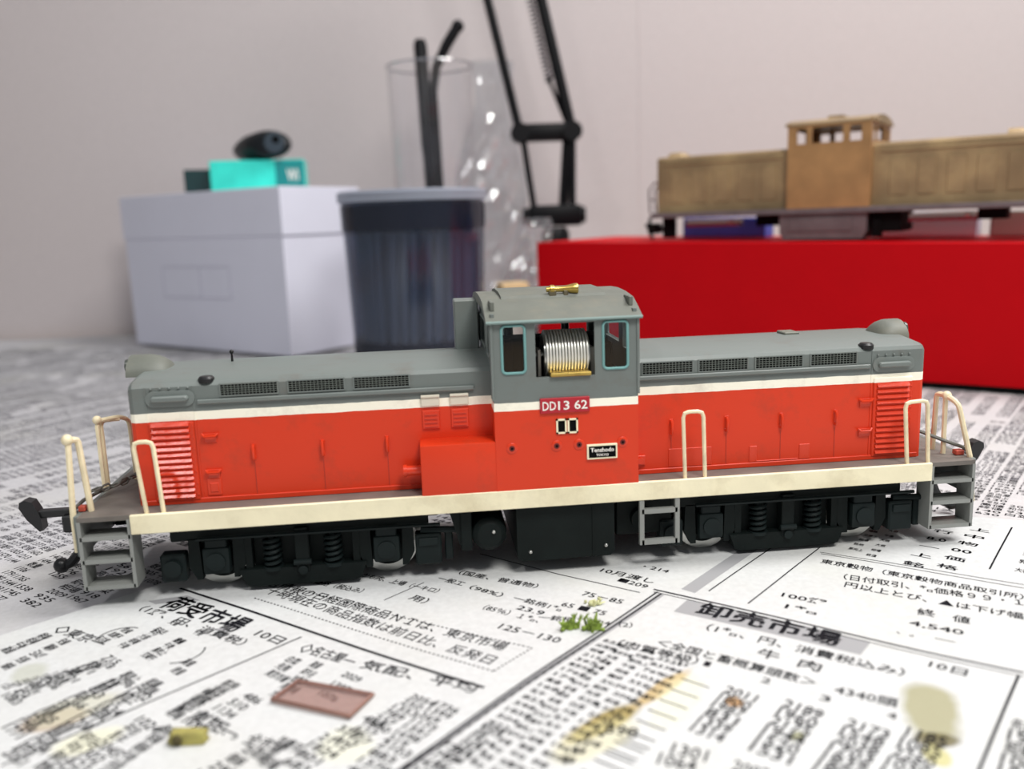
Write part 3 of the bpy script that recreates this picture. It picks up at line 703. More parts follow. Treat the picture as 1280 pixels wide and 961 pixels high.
# -- hand rails
def rail(name, pts, r, parent=LO, m_=CREAMR):
    P_ = [Vector(p) for p in pts]; Q = [P_[0]]
    for a, b, c in zip(P_, P_[1:], P_[2:]):
        k = min(1.0, (b-a).length*.4, (c-b).length*.4); A1 = b-(b-a).normalized()*k; C1 = b+(c-b).normalized()*k
        Q += [A1, A1.lerp(b, .5).lerp(b.lerp(C1, .5), .5), C1]
    Q.append(P_[-1]); return MB().tube(Q, r, 8).build(name, m_, parent)
rail('handrail', [(24.3, -16.6, 15.8), (23.9, -16.6, 28.0), (27.5, -16.6, 28.0), (27.9, -16.6, 15.8)], .36)
rail('handrail', [(-67.4, -16.6, 15.8), (-68.4, -16.6, 28.2), (-65.3, -16.6, 28.2), (-64.7, -16.6, 15.8)], .38)
rail('handrail', [(65.6, -16.6, 15.8), (64.7, -16.6, 27.4), (68.9, -16.6, 27.6), (69.6, -16.6, 15.8)], .38)
# end railings
er = rail('end_railing', [(-79.9, -14.6, 9.5), (-79.9, -14.6, 16), (-79.2, -14.6, 28.6), (-78.2, -13.2, 28.6), (-77.5, -13, 16)], .52)
MB().sph((-79.3, -14.6, 28.8), .95, 12).build('rail_knob', CREAMR, er)
er = rail('end_railing', [(-79.4, -.6, 14), (-79.4, -.6, 28.8), (-76.5, 2.5, 28.8), (-75.8, 5.5, 27.5), (-75.6, 5.5, 16)], .42)
MB().sph((-79.3, -.6, 29.0), .8, 12).build('rail_knob', CREAMR, er)
rail('end_railing', [(-79.2, .7, 16), (-79.2, .7, 28.6), (-76.5, 2.5, 28.4)], .4)
er = rail('end_railing', [(79.8, -14.8, 7.5), (79.2, -14.8, 15), (76.3, -14.4, 26.0), (75.9, -12.6, 26.8), (75.7, -10.5, 27.1), (75.6, -8.6, 26.9), (75.6, -8.2, 16)], .5)
rail('end_railing', [(75.8, -11.3, 16), (75.7, -11.3, 26.9)], .45); MB().sph((75.8, -11.5, 27.1), .85, 12).build('rail_knob', CREAMR, er)
CH = mat('chain_grey', (104, 104, 98), .5, .4)
c1 = MB()
for i in range(7):
    a = Vector((-79.0, -8, 18.2)).lerp(Vector((-71, 2, 20.2)), i/7); b = Vector((-79.0, -8, 18.2)).lerp(Vector((-71, 2, 20.2)), (i+1)/7); sag = -math.sin(PI*(i+.5)/7)*1.2
    mid = (a+b)/2+Vector((0, 0, sag)); d = (b-a).normalized()*.95; n = Vector((0, 0, .5)) if i % 2 else Vector((.35, -.35, 0))
    c1.tube([mid-d, mid-d*.5+n, mid+d*.5+n, mid+d, mid+d*.5-n, mid-d*.5-n], .2, 6, True)
c1.build('safety_chain', CH, LO)
rail('uncoupling_lever', [(-80, -13.5, 16.6), (-80.1, -9, 16.8), (-78.5, -6, 17.2), (-76.5, -1.5, 17.2), (-74, 4, 18)], .33, m_=CH)
rail('uncoupling_lever', [(70.9, -9, 20.5), (76, -12, 18.4), (79.3, -13.5, 17.2)], .33, m_=CH)
MB().box(-79.4, -78.3, -13.6, -12.2, 16.1, 17.0, .1).box(77.0, 78.6, -13.6, -12.2, 16.1, 17.0, .1).build('red_bracket', mat('faded_red', (188, 78, 60), .5), LO)
# -- corner steps
for sx in (-1, 1):
    for sy in (-1, 1):
        xo, xi = (70.4, 78.4)
        m = MB(); ys, ye = sy*12.6, sy*17.0
        for xx in (xo, xi): m.box(sx*xx-.3, sx*xx+.3, ys, ye, 3.4, 15.3)
        for zz in (12.3, 8.3, 3.7): m.box(sx*xo, sx*xi, ys, ye, zz-.35, zz+.35)
        m.box(sx*xo, sx*xi, sy*12.6, sy*13.0, 3.4, 8.3) if False else None
        m.build('corner_steps', LGREY, LO, ang=0)
# -- couplers
for sx, dx in ((-1, 0), (1, -3.4)):
    X = lambda v: sx*(v+dx)
    root = MB().box(X(80.6), X(87.2), -1.8, 1.8, 8.6, 11.8, .3).box(sx*76, X(82), -1.0, 1.0, 9.4, 11).build('coupler', BLACKP, LO)
    k = MB(); k.box(X(86), X(91.6), -.8, .8, 11.4, 12.8, .2)
    k.prism([(X(90.9), 11.4), (X(91.4), 13.0), (X(92.2), 14.6), (X(93.4), 15.0), (X(94.3), 14.6), (X(94.5), 13.6), (X(93.4), 11.4), (X(91.4), 9.0), (X(90.8), 9.2)], -1.2, 1.2)
    k.build('coupler_hook', BLACKP, root)
    t_ = MB(); t_.tube([(X(84.2), 0, 8.8), (X(84.4), 0, 6.5), (X(85.4), 0, 4.2), (X(87), 0, 2.4), (X(88.4), 0, 1.8)], .95, 8); t_.sph((X(88.9), 0, 1.9), 1.45, 10)
    t_.build('trip_pin', BLACKP, root)
# -- underframe equipment between the bogies
MB().box(-76, 76, -7, 7, 11.2, 14.7).build('frame_sill', BLACK, LO)
tk = MB(); tk.prism([(-5.8, 12.8), (11.6, 12.8), (11.6, 3.4), (10.8, 2.6), (-5.0, 2.6), (-5.8, 3.4)], -16.2, 16.2); tk.box(7.6, 7.9, -16.35, 16.35, 2.6, 12.8)
tko = tk.build('fuel_tank', UNDER, LO, ang=0)
for p_ in ((-3.5, -16.3, 4.3), (10, -16.4, 4.6)): MB().sph(p_, .35, 8).build('drain_plug', STEEL, tko)
ar = MB().lathe([(.3, -16.4), (2.1, -16.1), (3.0, -15.2), (3.2, -14), (3.2, 14), (3.0, 15.2), (2.1, 16.1), (.3, 16.4)], (-10.6, 0, 7.8), 'y', 24).build('air_reservoir', UNDER, LO)
MB().sph((-9.9, -16.6, 8.6), .35, 8).build('reservoir_valve', STEEL, ar)
MB().box(-15.6, -13.6, -15.5, 15.5, 5.0, 12.9, .2).prism([(-17.6, 12.9), (-13.6, 12.9), (-13.6, 6), (-15.8, 6)], -15, -12).build('equipment_box', UNDER, LO)
MB().box(12.5, 22.8, -13.5, 13.5, 5.2, 12.9, .2).cyl((17, -15, 8.4), (17, -12, 8.4), 2.0, n=18).build('battery_box', UNDER, LO)
ld = MB()
for x in (16.3, 22.7): ld.box(x-.4, x+.4, -17.4, -16.5, 4.5, 13.0)
for z in (4.9, 10.6): ld.box(16.3, 22.7, -17.4, -16.4, z-.4, z+.45)
ld.build('cab_ladder', LGREY, LO, ang=0)
# -- bogies
UND2 = mat('bogie_grey_green', (20, 29, 29), .55, var=.2, spec=.22)
def bogie(xc):
    w1, w2 = xc-14.5, xc+14.5
    fr = MB()
    for sy in (-1, 1):
        y0, y1 = sy*12.0, sy*13.6
        P_ = [(w1-7.6, 7.2), (w1-7.6, 10.4), (w1-3, 11.4), (xc-6, 11.0), (xc+6, 11.0), (w2+3, 11.4), (w2+7.6, 10.4), (w2+7.6, 7.2), (w2+3.8, 7.2), (w2+3.0, 8.6), (w2-3.4, 8.6), (w2-4.2, 5.2), (w2-5.4, 3.9), (w1+5.4, 3.9), (w1+4.2, 5.2), (w1+3.4, 8.6), (w1-3.0, 8.6), (w1-3.8, 7.2)]
        # upper frame bar, lower bar, pedestals
        fr.box(w1-7.5, w2+7.5, y0, y1, 9.6, 12.0, .2)
        fr.prism([(w1+3.6, 3.9), (w1+4.6, 1.2), (w1+5.6, .8), (w2-5.6, .8), (w2-4.6, 1.2), (w2-3.6, 3.9)], y0, sy*14.2)
        for wx in (w1, w2):
            fr.prism([(wx-4.6, 10), (wx-4.8, 5), (wx-3.6, 2.6), (wx-2.6, 2.6), (wx-2.8, 10)], y0, y1); fr.prism([(wx+4.6, 10), (wx+4.8, 5), (wx+3.6, 2.6), (wx+2.6, 2.6), (wx+2.8, 10)], y0, y1)
        fr.box(xc-1.2, xc+1.2, y0, sy*14.4, 3, 11, .15); fr.box(xc-9.8, xc-8.6, y0, y1, 3, 10); fr.box(xc+8.6, xc+9.8, y0, y1, 3, 10)
    fr.box(w1-5, w2+5, -6.2, 6.2, 2.6, 11.2, .3); fr.box(w1-6, w2+6, -11.8, 11.8, 9.0, 11.6, .2); fr.box(xc-8.6, xc+8.6, -11.9, 11.9, 1.6, 9.4, .2)
    bo = fr.build('bogie_frame', UNDER, LO, ang=30)
    for sy in (-1, 1):
        for x in (xc-5.2, xc+5.2):
            s_ = MB(); z0 = 4.0
            pts = [(x+1.35*math.cos(a), sy*13.0+1.35*math.sin(a), z0+5.6*a/(2*PI*5.5)) for a in [2*PI*5.5*k/66 for k in range(67)]]
            s_.tube(pts, .32, 6); s_.cyl((x, sy*13, 3.6), (x, sy*13, 9.8), .6, n=8); s_.cyl((x, sy*13, 3.5), (x, sy*13, 4.1), 1.8, n=14)
            s_.build('coil_spring', UND2, bo)
        for wx in (w1, w2):
            MB().box(wx-2.3, wx+2.3, sy*11.8, sy*14.6, 3.6, 8.4, .5, 2).cyl((wx, sy*14.4, 6), (wx, sy*15.0, 6), 1.6, n=18).box(wx-1.8, wx+1.8, sy*12, sy*14.2, 8.2, 9.8, .2).build('axle_box', UND2, bo)
        MB().tube([(xc-1.5, sy*14.5, 4.8), (xc+1.5, sy*14.5, 4.8)], .5, 8).cyl((xc, sy*14.2, 3.4), (xc, sy*14.8, 3.4), .8, n=12).build('bolster_pin', UND2, bo)
        MB().box(w1-9.4, w1-5.2, sy*11.6, sy*14.2, 2.6, 7.6, .3).cyl((w1-7.3, sy*14.0, 5.2), (w1-7.3, sy*14.9, 5.2), 1.5, n=16).build('brake_cylinder', UND2, bo)
        MB().box(w2+5.0, w2+9.6, sy*11.6, sy*14.4, 2.6, 8.2, .3).box(w2+5.6, w2+9.0, sy*14.2, sy*14.8, 6.2, 7.6, .1).box(w2+10.2, w2+11.6, sy*12, sy*13.6, 3, 8.6, .2).build('sand_box', UND2, bo)
        MB().tube([(w2+6, sy*13.4, 8.8), (w2+12, sy*13.8, 8.6), (w2+13.2, sy*13.8, 8.2)], .6, 8).tube([(w1-3.0, sy*14.6, 10.2), (w2+9.5, sy*14.6, 10.0)], .35, 6).build('brake_rigging', UND2, bo)
    for wx in (w1, w2):
        wh_ = MB().cyl((wx, -7, 5.4), (wx, 7, 5.4), 1.3, n=12).build('axle', STEEL, LO)
        for sy in (-1, 1):
            MB().lathe([(2.0, sy*9.6), (4.3, sy*9.7), (5.35, sy*9.7), (5.45, sy*7.4), (6.0, sy*7.0), (6.0, sy*6.6), (1.5, sy*6.6)], (wx, 0, 5.45), 'y', 40).build('wheel', STEEL, wh_)
            MB().lathe([(.6, sy*10.4), (2.6, sy*10.0), (4.0, sy*9.8), (4.15, sy*9.5)], (wx, 0, 5.45), 'y', 32).build('wheel_centre', UNDER, wh_)
bogie(-43.1); bogie(44.4)

# ================================================================ RED BOX AND WHAT STANDS ON IT
A0 = (31.8, 219.7); angB = math.atan2(-.629, .777)
RED = mat('red_card', (190, 0, 13), .6, var=.03, vscale=60, bump=.05, spec=.12)
rb = empty('storage_box', (A0[0], A0[1], 0), (0, 0, angB), label='large red cardboard box carrying the brass locomotive shell', cat='box')
LB, DB = 236, 78
m = MB(); m.loft([[(x, 0, z0), (x, DB, z0), (x, DB, z1), (x, 0, z1)] for x, z0, z1 in ((0, 2.4, 50.0), (LB, 2.0, 46.0))]); m.build('box_body', RED, rb, ang=0)
m = MB(); m.loft([[(x, -.25, z0), (x, DB+.25, z0), (x, DB+.25, z1), (x, -.25, z1)] for x, z0, z1 in ((-.25, 2.0, 51.7), (LB+.25, 1.4, 48.0))]); m.build('box_lid', RED, rb, ang=0)
MB().box(.4, LB-.4, .1, DB-.4, .1, 2.3).build('box_shadow_base', BLACK, rb, ang=0)  # black slab standing in for the contact shadow under the box
ztop = lambda s_: 51.7-3.7*s_/LB
tiltB = -math.atan(3.7/LB)
# brass shell, in the box frame
OB = mat('old_brass', (150, 126, 92), .5, .3, var=.26, vscale=60, bump=.3, bscale=300, grime=(186, 162, 116), gamt=.6, gscale=60)
OB2 = mat('copper_brass', (176, 134, 88), .45, .3, var=.2, vscale=90)
PEW = mat('pewter_grey', (112, 104, 106), .5, .3, var=.15)
bl = empty('brass_locomotive', (A0[0], A0[1], 0), (0, 0, angB), label='unpainted brass model locomotive body without bogies, lying on the red box', cat='model train')
sy0, sy1 = 18, 50; HS = 22.5; HF = 45.5
def bsec(x, y0, y1, z0, z1): return [(x, y0, z0), (x, y0, z1-1.2), (x, y0+.7, z1-.4), (x, y0+2, z1), (x, (y0+y1)/2, z1+.5), (x, y1-2, z1), (x, y1-.7, z1-.4), (x, y1, z1-1.2), (x, y1, z0)]
for x0, x1, nm in ((47.5, 102, 'left'), (132, 186, 'right')):
    m = MB(); m.loft([bsec(x, sy0+1.5, sy1-1.5, 62.2, 85.0) for x in (x0, x1)])
    ho = m.build('brass_hood', OB, bl, ang=30)
    MB().box(min(x0, x1)+3, x1-3, sy0+1.0, sy0+1.6, 81.3, 82.1, .1).build('brass_ledge', OB, ho)
    for k in range(5): MB().box(x0+6+k*9.4, x0+12+k*9.4, sy0+1.1, sy0+1.6, 66, 79, .15).build('brass_door', OB, ho)
for x in (51, 177):
    m = MB(); m.loft([[(x+dx, 34+4.5*math.cos(a)*k, 85+2.3*math.sin(a)*k+.2) for a in [PI*j/8 for j in range(9)]] for dx, k in ((-3, 1), (1, 1), (3.5, .75), (5, .3))]); m.build('brass_headlight', OB, bl)
m = MB()
ch = [(105.5, 109, 86, 91.5), (111, 122, 86, 91.8), (124.5, 128.5, 86, 91.5)]
for y0, y1 in ((sy0-2, sy0-1.4), (sy1+1.4, sy1+2)): holes_wall(102, 132, 62.2, 93.0, ch, lambda a, b, c, d: m.box(a, b, y0, y1, c, d))
for x0, x1 in ((102, 102.6), (131.4, 132)): holes_wall(sy0-1.4, sy1+1.4, 62.2, 94, [(19.5, 25, 86, 91.5), (27, 41, 86.5, 91.5), (43, 48.5, 86, 91.5)], lambda a, b, c, d: m.box(x0, x1, a, b, c, d))
m.build('brass_cab', OB2, bl, ang=0)
MB().prism([(sy0-2.5, 92.6), (sy0-2.3, 93.4), (sy0+6, 95.2), (34, 95.9), (sy1-6, 95.2), (sy1+2.3, 93.4), (sy1+2.5, 92.6)], 101, 133, 'x').box(113, 119, 30, 38, 95.3, 96.8, .3).build('brass_roof', OB, bl)
MB().box(46, 188, sy0-2, sy1+2, 60.2, 62.3, .2).build('brass_footplate', PEW, bl)
tkb = MB(); tkb.prism([(99, 60.4), (131, 60.4), (131, 53.2), (129.5, ztop(115)+.7), (100.5, ztop(115)+.7), (99, 53.2)], sy0, sy1-2)
tko = tkb.build('brass_tank', PEW, bl, ang=0); MB().box(102.5, 126, sy0-.4, sy0+.1, 53.4, 59, .3).build('tank_door', PEW, tko)
MB().box(132.5, 142.5, sy0+2, sy1-4, 52.8, 60.2, .3).box(132.5, 136, sy0+1, sy0+5, 50.9, 58, .3).build('dark_equipment', BLACK, bl)
MB().box(49, 53.5, sy0+3, sy0+8, 52, 60.3, .3).build('dark_bracket', BLACK, bl)
MB().box(88, 97, sy0+6, sy0+20, 56, 60.3).build('dark_bracket', BLACK, bl); MB().box(167, 176, sy0+4, sy0+20, 56.5, 60.3).build('dark_bracket', BLACK, bl)
for x0 in (60, 145):
    o = MB().box(x0, x0+22, sy0+2, sy0+8, 57.6, 59.3, .2).sph((x0+19, sy0+1.8, 58.4), 1.1, 8).build('bolster_plate', mat('dull_silver', (190, 192, 184), .35, .6), bl)
    MB().box(x0, x0+22, sy0+1.6, sy0+8.4, 56.3, 57.5, .1).build('bolster_strip', mat('maroon', (120, 30, 44), .5), o)
m = MB()
for y in (22, 28): m.tube([(43, y, 62), (42.5, y, 72), (45, y, 75), (47.5, y, 75)], .4, 6)
m.tube([(43, 22, 68), (43, 28, 68)], .3, 6); m.build('brass_railing', PEW, bl)
MB().tube([(44.5, 24, 62), (42, 24, 60), (42, 24, 54), (43.5, 24, 51.5)], .7, 6).box(40.5, 45, 22, 30, 56.5, 58.2, .3).cyl((43.5, 22, 55.6), (43.5, 30, 55.6), 2.0, n=12).build('coupler', UNDER, bl)
MB().cyl((186.5, 22, 56), (186.5, 30, 56), 2.4, n=14).box(184, 189, 24, 40, 55.5, 61, .3).build('coupler', UNDER, bl)
# things lying on the lid under and behind the shell
def onbox(s_, d_): return (A0[0]+.7771*s_+.6294*d_, A0[1]-.6294*s_+.7771*d_, 0)
def lidbox(name, s0, s1, d0, d1, h, material, **k):
    o = empty(name, (*onbox((s0+s1)/2, (d0+d1)/2)[:2], ztop((s0+s1)/2)+.1), (0, -tiltB, angB), **k); return o
def flat_packet(name, s0, s1, d0, d1, h, material, face, **k):
    r = lidbox(name, s0, s1, d0, d1, h, material, **k); w2, d2 = (s1-s0)/2, (d1-d0)/2
    MB().box(-w2, w2, -d2, d2, 0, h, .3).build('packet_body', material, r)
    MB().box(-w2+1, w2-1, -d2-.12, -d2+.1, 1, h-1).build('printed_panel', face, r, ang=0)
    return r
flat_packet('card_packet', 44, 82, 56, 68, 8.6, mat('blue_print', (58, 84, 190), .5, var=.2, vscale=60), mat('violet_print', (84, 112, 236), .5, var=.25, vscale=50), label='blue and violet printed packet on the red box, left of the grey tank', cat='packet')
flat_packet('white_carton', 128, 164, 56, 72, 9.6, mat('white_card', (212, 212, 228), .55), mat('white_card_face', (240, 244, 255), .55), label='low white carton on the red box, right of the grey tank', cat='carton')
flat_packet('clear_case', 168, 186, 58, 74, 9.8, mat('greyish_plastic', (176, 172, 164), .3), mat('greyish_face', (190, 186, 178), .3), label='greyish plastic case at the right end of the red box', cat='case')

# ================================================================ WHITE BOX, TEAL BOX, BLACK PLUG
WB = mat('white_board', (222, 222, 236), .6, var=.015, vscale=40, spec=.3)
wa = .711; wb = empty('carton_box', (-82.8, 267.8, 0), (0, 0, -wa), label='plain white cardboard box with a lid, left of the dark tub', cat='box')
# local axes: -x runs along the left face, +y along the right face
WL, WD, WH = 129.4, 52, 80.8
zb_ = .15
tp = MB(); tp.loft([[(-WL+sh, 0+sh*.3, z), (0-sh, sh*.3, z), (0-sh, WD-sh, z), (-WL+sh, WD-sh, z)] for z, sh in ((zb_, .8), (58.5, .4))]); tp.build('box_body', WB, wb, ang=0)
tp = MB(); tp.box(-WL-.5, .5, -.5, WD+.5, 58, WH, .25); tp.build('box_lid', WB, wb, ang=30)
# embossed label outline on the left face
m = MB(); c0, c1, z0, z1 = -98, -42, 27, 43
t_ = .35
m.box(c0, c1, -.15, .35, z0, z0+t_).box(c0, c1, -.15, .35, z1, z1+t_).box(c0, c0+t_, -.15, .35, z0, z1).box(c1, c1+t_, -.15, .35, z0, z1).box(-66, -66+t_, -.15, .35, z0, z1, mtx=None)
m.build('label_outline', mat('pale_outline', (196, 194, 208), .6), wb, ang=0)
# teal box, turned like the white box
tbx = empty('teal_box', (-124, 316, WH+.05), (0, 0, .05), label='small glossy teal box lying on the white cardboard box', cat='box')
TE = mat('teal_gloss', (64, 226, 208), .18, var=.2, vscale=60); TED = mat('teal_dark', (26, 58, 60), .4)
MB().box(0, 48, 0, 24, .0, 15.6, .4).build('box_body', TE, tbx)
MB().box(-14.5, -.2, 8, 26, .0, 12.0, .6).build('box_dark_side', TED, tbx)  # dark teal block standing for the box's left side face
o = MB().box(33, 47.6, -.12, .2, .6, 15).build('printed_end', mat('teal_print', (10, 140, 140), .4), tbx, ang=0)
lettering('Wi', 38.5, 44.5, 4.8, 6.0, -.18, WHITE, o, 'box_lettering', .02)
# black rubbery oval plug
RUB = mat('black_rubber', (18, 22, 26), .5, var=.1, spec=.3)
bp_ = empty('rubber_gadget', (-104, 322, WH+15.8), (0, 0, math.radians(-8)), label='black rounded rubber gadget with an oval end, lying on the teal box', cat='gadget')
secs = []
for t_, sc_, oz in ((0, .55, 5.6), (.05, .82, 6.6), (.15, 1, 7.4), (.5, 1, 7.4), (.8, .88, 6.8), (.95, .62, 5.6), (1, .3, 4.2)):
    cxx, cyy = 14-24*t_, -6+34*t_
    secs.append([(cxx+12.2*sc_*math.cos(a)*(1 if abs(math.cos(a)) else 1), cyy, oz+.15+7.2*sc_*math.sin(a)) for a in [2*PI*k/28 for k in range(28)]])
MB().loft(secs).build('rubber_body', RUB, bp_, ang=50)
MB().lathe([(5, -.6), (5.2, 0), (4.6, .4)], (15, -6.1, 8.0), 'y', 24).build('oval_rim', mat('rim_slate', (60, 72, 82), .4), bp_)
MB().cyl((16, -6.8, 9.5), (16, -5.5, 9.5), 2.0, n=16).build('socket', BLACK, bp_)

# ================================================================ TUB OF SWABS
tubc = (-21, 229.6)
TUB = clear('smoky_plastic', (.60, .64, .72), .05, .12, (74, 84, 104), .20)
TUBD = clear('smoky_plastic_band', (.35, .38, .46), .06, .15, (40, 46, 64), .4)
LIDM = clear('milky_lid', (.75, .78, .82), .12, .2, (170, 176, 190), .55)
tub = empty('plastic_tub', (*tubc, 0.1), label='round smoky plastic tub with a clear lid, full of black cotton swabs', cat='tub')
MB().lathe([(28.0, 0), (28.4, .4), (31.0, 71), (30.6, 71), (27.9, 1.2), (.5, 1.2)], n=64, closed_ends=True).build('tub_wall', TUB, tub, ang=40)
MB().lathe([(31.0, 59), (31.3, 69.5), (31.1, 69.5), (30.8, 59)], n=64, closed_ends=False).build('upper_band', TUBD, tub, ang=40)
MB().lathe([(28.6, 1), (29.0, 12), (28.8, 12), (28.4, 1)], n=64, closed_ends=False).build('lower_band', TUBD, tub, ang=40)
MB().lathe([(31.2, 71.0), (32.2, 70.8), (32.4, 74.5), (31.4, 75.4), (29.5, 75.4), (28.5, 74.4), (.5, 74.4), (.5, 73.8), (29, 73.8), (30.4, 73.5)], n=64).build('tub_lid', LIDM, tub, ang=40)
swm = MB().cyl((0, 0, 4), (0, 0, 62), 1.15, n=8).mesh('swab_stick', mat('swab_paper', (188, 194, 200), .6))
tipm = MB().lathe([(.3, 0), (1.9, 1.5), (2.3, 4.5), (2.0, 8.5), (1.2, 10.5)], n=10).mesh('swab_tip', mat('black_cotton', (24, 27, 38), .9))
rs_ = random.Random(5); ns = 0
ringspec = [(24.0, 30), (19.0, 22), (13.5, 14), (7.5, 8)]
for R_, cnt in ringspec:
    for k in range(cnt):
        a = 2*PI*k/cnt + rs_.uniform(-.04, .04)
        o = empty('cotton_swab', (tubc[0]+(R_-.8)*math.cos(a), tubc[1]+(R_-.8)*math.sin(a), 1.5), (rs_.uniform(-.03, .03), rs_.uniform(-.03, .03), 0), label='black tipped cotton swab standing in the smoky tub', cat='cotton swab', group='cotton swabs in the tub')
        o.rotation_euler.x = -.05*math.sin(a+1.2)+rs_.uniform(-.01, .01); o.rotation_euler.y = .05*math.cos(a+1.2)+rs_.uniform(-.01, .01)
        link('swab_stick', swm, o); link('swab_tip', tipm, o, (0, 0, 0)); link('swab_tip', tipm, o, (0, 0, 67), (PI, 0, 0))

# ================================================================ CLEAR SLEEVE WITH PENS, CRUMPLED FILM
PG = clear('clear_acrylic', (.985, .985, .99), .0, .06, (215, 215, 222), .02)
gc = (-3, 305)
gl = empty('clear_tumbler', (gc[0]-6, gc[1], .1), label='tall clear plastic tumbler behind the tub, holding black pens', cat='tumbler')
MB().lathe([(19, 0), (19.5, .6), (21.5, 138), (21.9, 139), (21.0, 139), (20.9, 138), (18.7, 2), (.5, 2)], n=56).build('tumbler_wall', PG, gl, ang=40)
MB().tube([(21.4*math.cos(2*PI*k/48), 21.4*math.sin(2*PI*k/48), 139) for k in range(48)], .55, 6, True).build('tumbler_rim', clear('rim_clear', (.8, .8, .82), .3, .1, (170, 170, 176), .3), gl)
PEN = mat('pen_black', (9, 9, 14), .4, spec=.2); PENT = mat('pen_grey_print', (96, 98, 108), .5)
def pen(base, top, r, label, hook=None):
    b = Vector(base); d = Vector(top)-b; q = d.to_track_quat('Z', 'Y').to_euler()
    o = empty('black_pen', base, q, label=label, cat='pen'); L = d.length
    MB().lathe([(.6, 0), (1.2, 3), (r, 12), (r, L*.62)], n=16).build('pen_barrel', PEN, o)
    MB().lathe([(r+.15, L*.62), (r+.35, L*.66), (r+.35, L-3), (r-.4, L)], n=16).build('pen_cap', PEN, o)
    MB().box(-r-1.1, -r-.2, -.8, .8, L*.7, L-4, .2).build('pen_clip', PEN, o)
    return o, L
o, L = pen((-9, 303, 3), (-13.2, 305, 152), 3.0, 'straight black pen with grey lettering standing in the clear tumbler')
lt, tt = glyphs('Drawing', -.02)
V = np.column_stack([lt[:, 1]*2.6-1.0, np.full(len(lt), -3.45), 98+lt[:, 0]*5.2]); link('pen_lettering', np_mesh('pen_lettering', V, tt, PENT), o)
b = empty('bent_tool', (-5, 309, 2.4), label='black tool with a bent top leaning out of the clear tumbler', cat='tool')
MB().tube([(0, 0, 1), (-1, 0, 60), (-2.6, 1, 125), (-.5, 1, 137), (5.5, 0, 148), (11, 0, 156)], 2.2, 12, rs=[1.4, 2.0, 2.3, 2.4, 2.8, 2.8]).build('tool_shaft', PEN, b)
MB().sph((11.4, 0, 156.5), 3.2, 12, (1, 1, 1)).build('tool_tip', PEN, b)
MB().box(-20.9, -15.8, -4, -3.2, 130, 137, .3).build('blue_tab', mat('blue_tab', (30, 130, 190), .4), b) if False else None
# crumpled film
film = MB(); fr_ = random.Random(3)
def film_obj(name, c, w_, h_, d_, seed, material, lab):
    r = random.Random(seed); bm = bmesh.new(); nx, nz = 16, 26; ph = [r.uniform(0, 6) for _ in range(6)]
    rows = []
    for sgn in (1, -1):
        g = []
        for j in range(nz+1):
            row = []
            for i in range(nx+1):
                u, v = i/nx, j/nz; a = PI*u
                wd = w_*(.55+.45*math.sin(PI*min(1, v*1.05+.12)))*(1+.10*math.sin(v*14+ph[0]))
                x = -math.cos(a)*wd/2 + 1.5*math.sin(9*v+ph[1]); y = sgn*math.sin(a)*d_*(.4+.3*math.sin(7*v+ph[2]+3*u)) + r.uniform(-.9, .9)*math.sin(a); z = h_*v + 2*math.sin(6*u+ph[3])*math.sin(PI*v)*1.0
                row.append(bm.verts.new((c[0]+x, c[1]+y, c[2]+max(0, z) + .0)))
            g.append(row)
        for j in range(nz):
            for i in range(nx): bm.faces.new((g[j][i], g[j][i+1], g[j+1][i+1], g[j+1][i]))
    m = MB(); m.bm.free(); m.bm = bm; o = m.build(name, material, None, ang=0)
    return o
FILM = clear('crinkled_film', (.95, .96, .97), .16, .12, (226, 224, 228), .06)
def place_film(name, loc, w_, h_, d_, seed, label):
    o = film_obj(name, (0, 0, 0), w_, h_, d_, seed, FILM, None); o.location = [v*S for v in loc]
    tag(o, label, 'plastic bag'); return o
place_film('plastic_bag', (24, 333, .2), 40, 146, 9, 2, 'tall crumpled clear plastic bag beside the tumbler, behind the tub')
place_film('plastic_bag', (38, 283, .2), 30, 62, 7, 8, 'low crumpled clear plastic bag between the tub and the red box')
yb_ = empty('beige_eraser', (24.5, 262, .1), (0, 0, .3), label='small beige block between the tub and the red box', cat='eraser')
MB().box(-7, 7, -5, 5, 0, 32, 1.0, 2).build('block', mat('beige_block', (216, 186, 140), .6, var=.05), yb_)
MB().box(-7.15, 7.15, -5.15, 5.15, 0, 16, .3).build('block_sleeve', mat('pale_sleeve', (214, 208, 200), .6), yb_)

# ================================================================ SPRING ARM LAMP
LMP = mat('lamp_black', (9, 9, 13), .45, spec=.2)
lx, ly = 53.5, 306
lamp = empty('desk_lamp', (lx, ly, .1), (0, 0, -.1), label='black spring arm desk lamp rising behind the left end of the red box', cat='lamp')
MB().lathe([(15, 0), (15, 4), (13, 6), (5, 7), (5, 9)], n=40).build('lamp_base', LMP, lamp)
MB().lathe([(4.6, 8), (4.6, 46), (7.4, 49), (7.4, 54), (5.6, 57)], n=28).build('lamp_post', LMP, lamp)
MB().box(-14, 14, -6, 6, 57.5, 68.5, 1.6, 2).cyl((-13.5, 0, 63), (-17, 0, 63), 4.2, n=18).cyl((13.5, 0, 63), (16, 0, 63), 4.2, n=18).build('pivot_block', LMP, lamp)
bl1, bl2 = (-9.5, -2, 68), (9.5, -2, 68)
tl1, tl2 = (-18, -2, 112), (10.5, -2, 112)
MB().cyl((-11, -3, 66), (-16.5, -3, 108), 1.7, n=10).build('lower_rod', LMP, lamp)
MB().cyl((9, -3, 66), (9.8, -3, 108), 1.9, n=10).cyl((4.5, 1, 67), (7.5, 1, 104), 2.6, n=10).build('lower_rod', LMP, lamp)
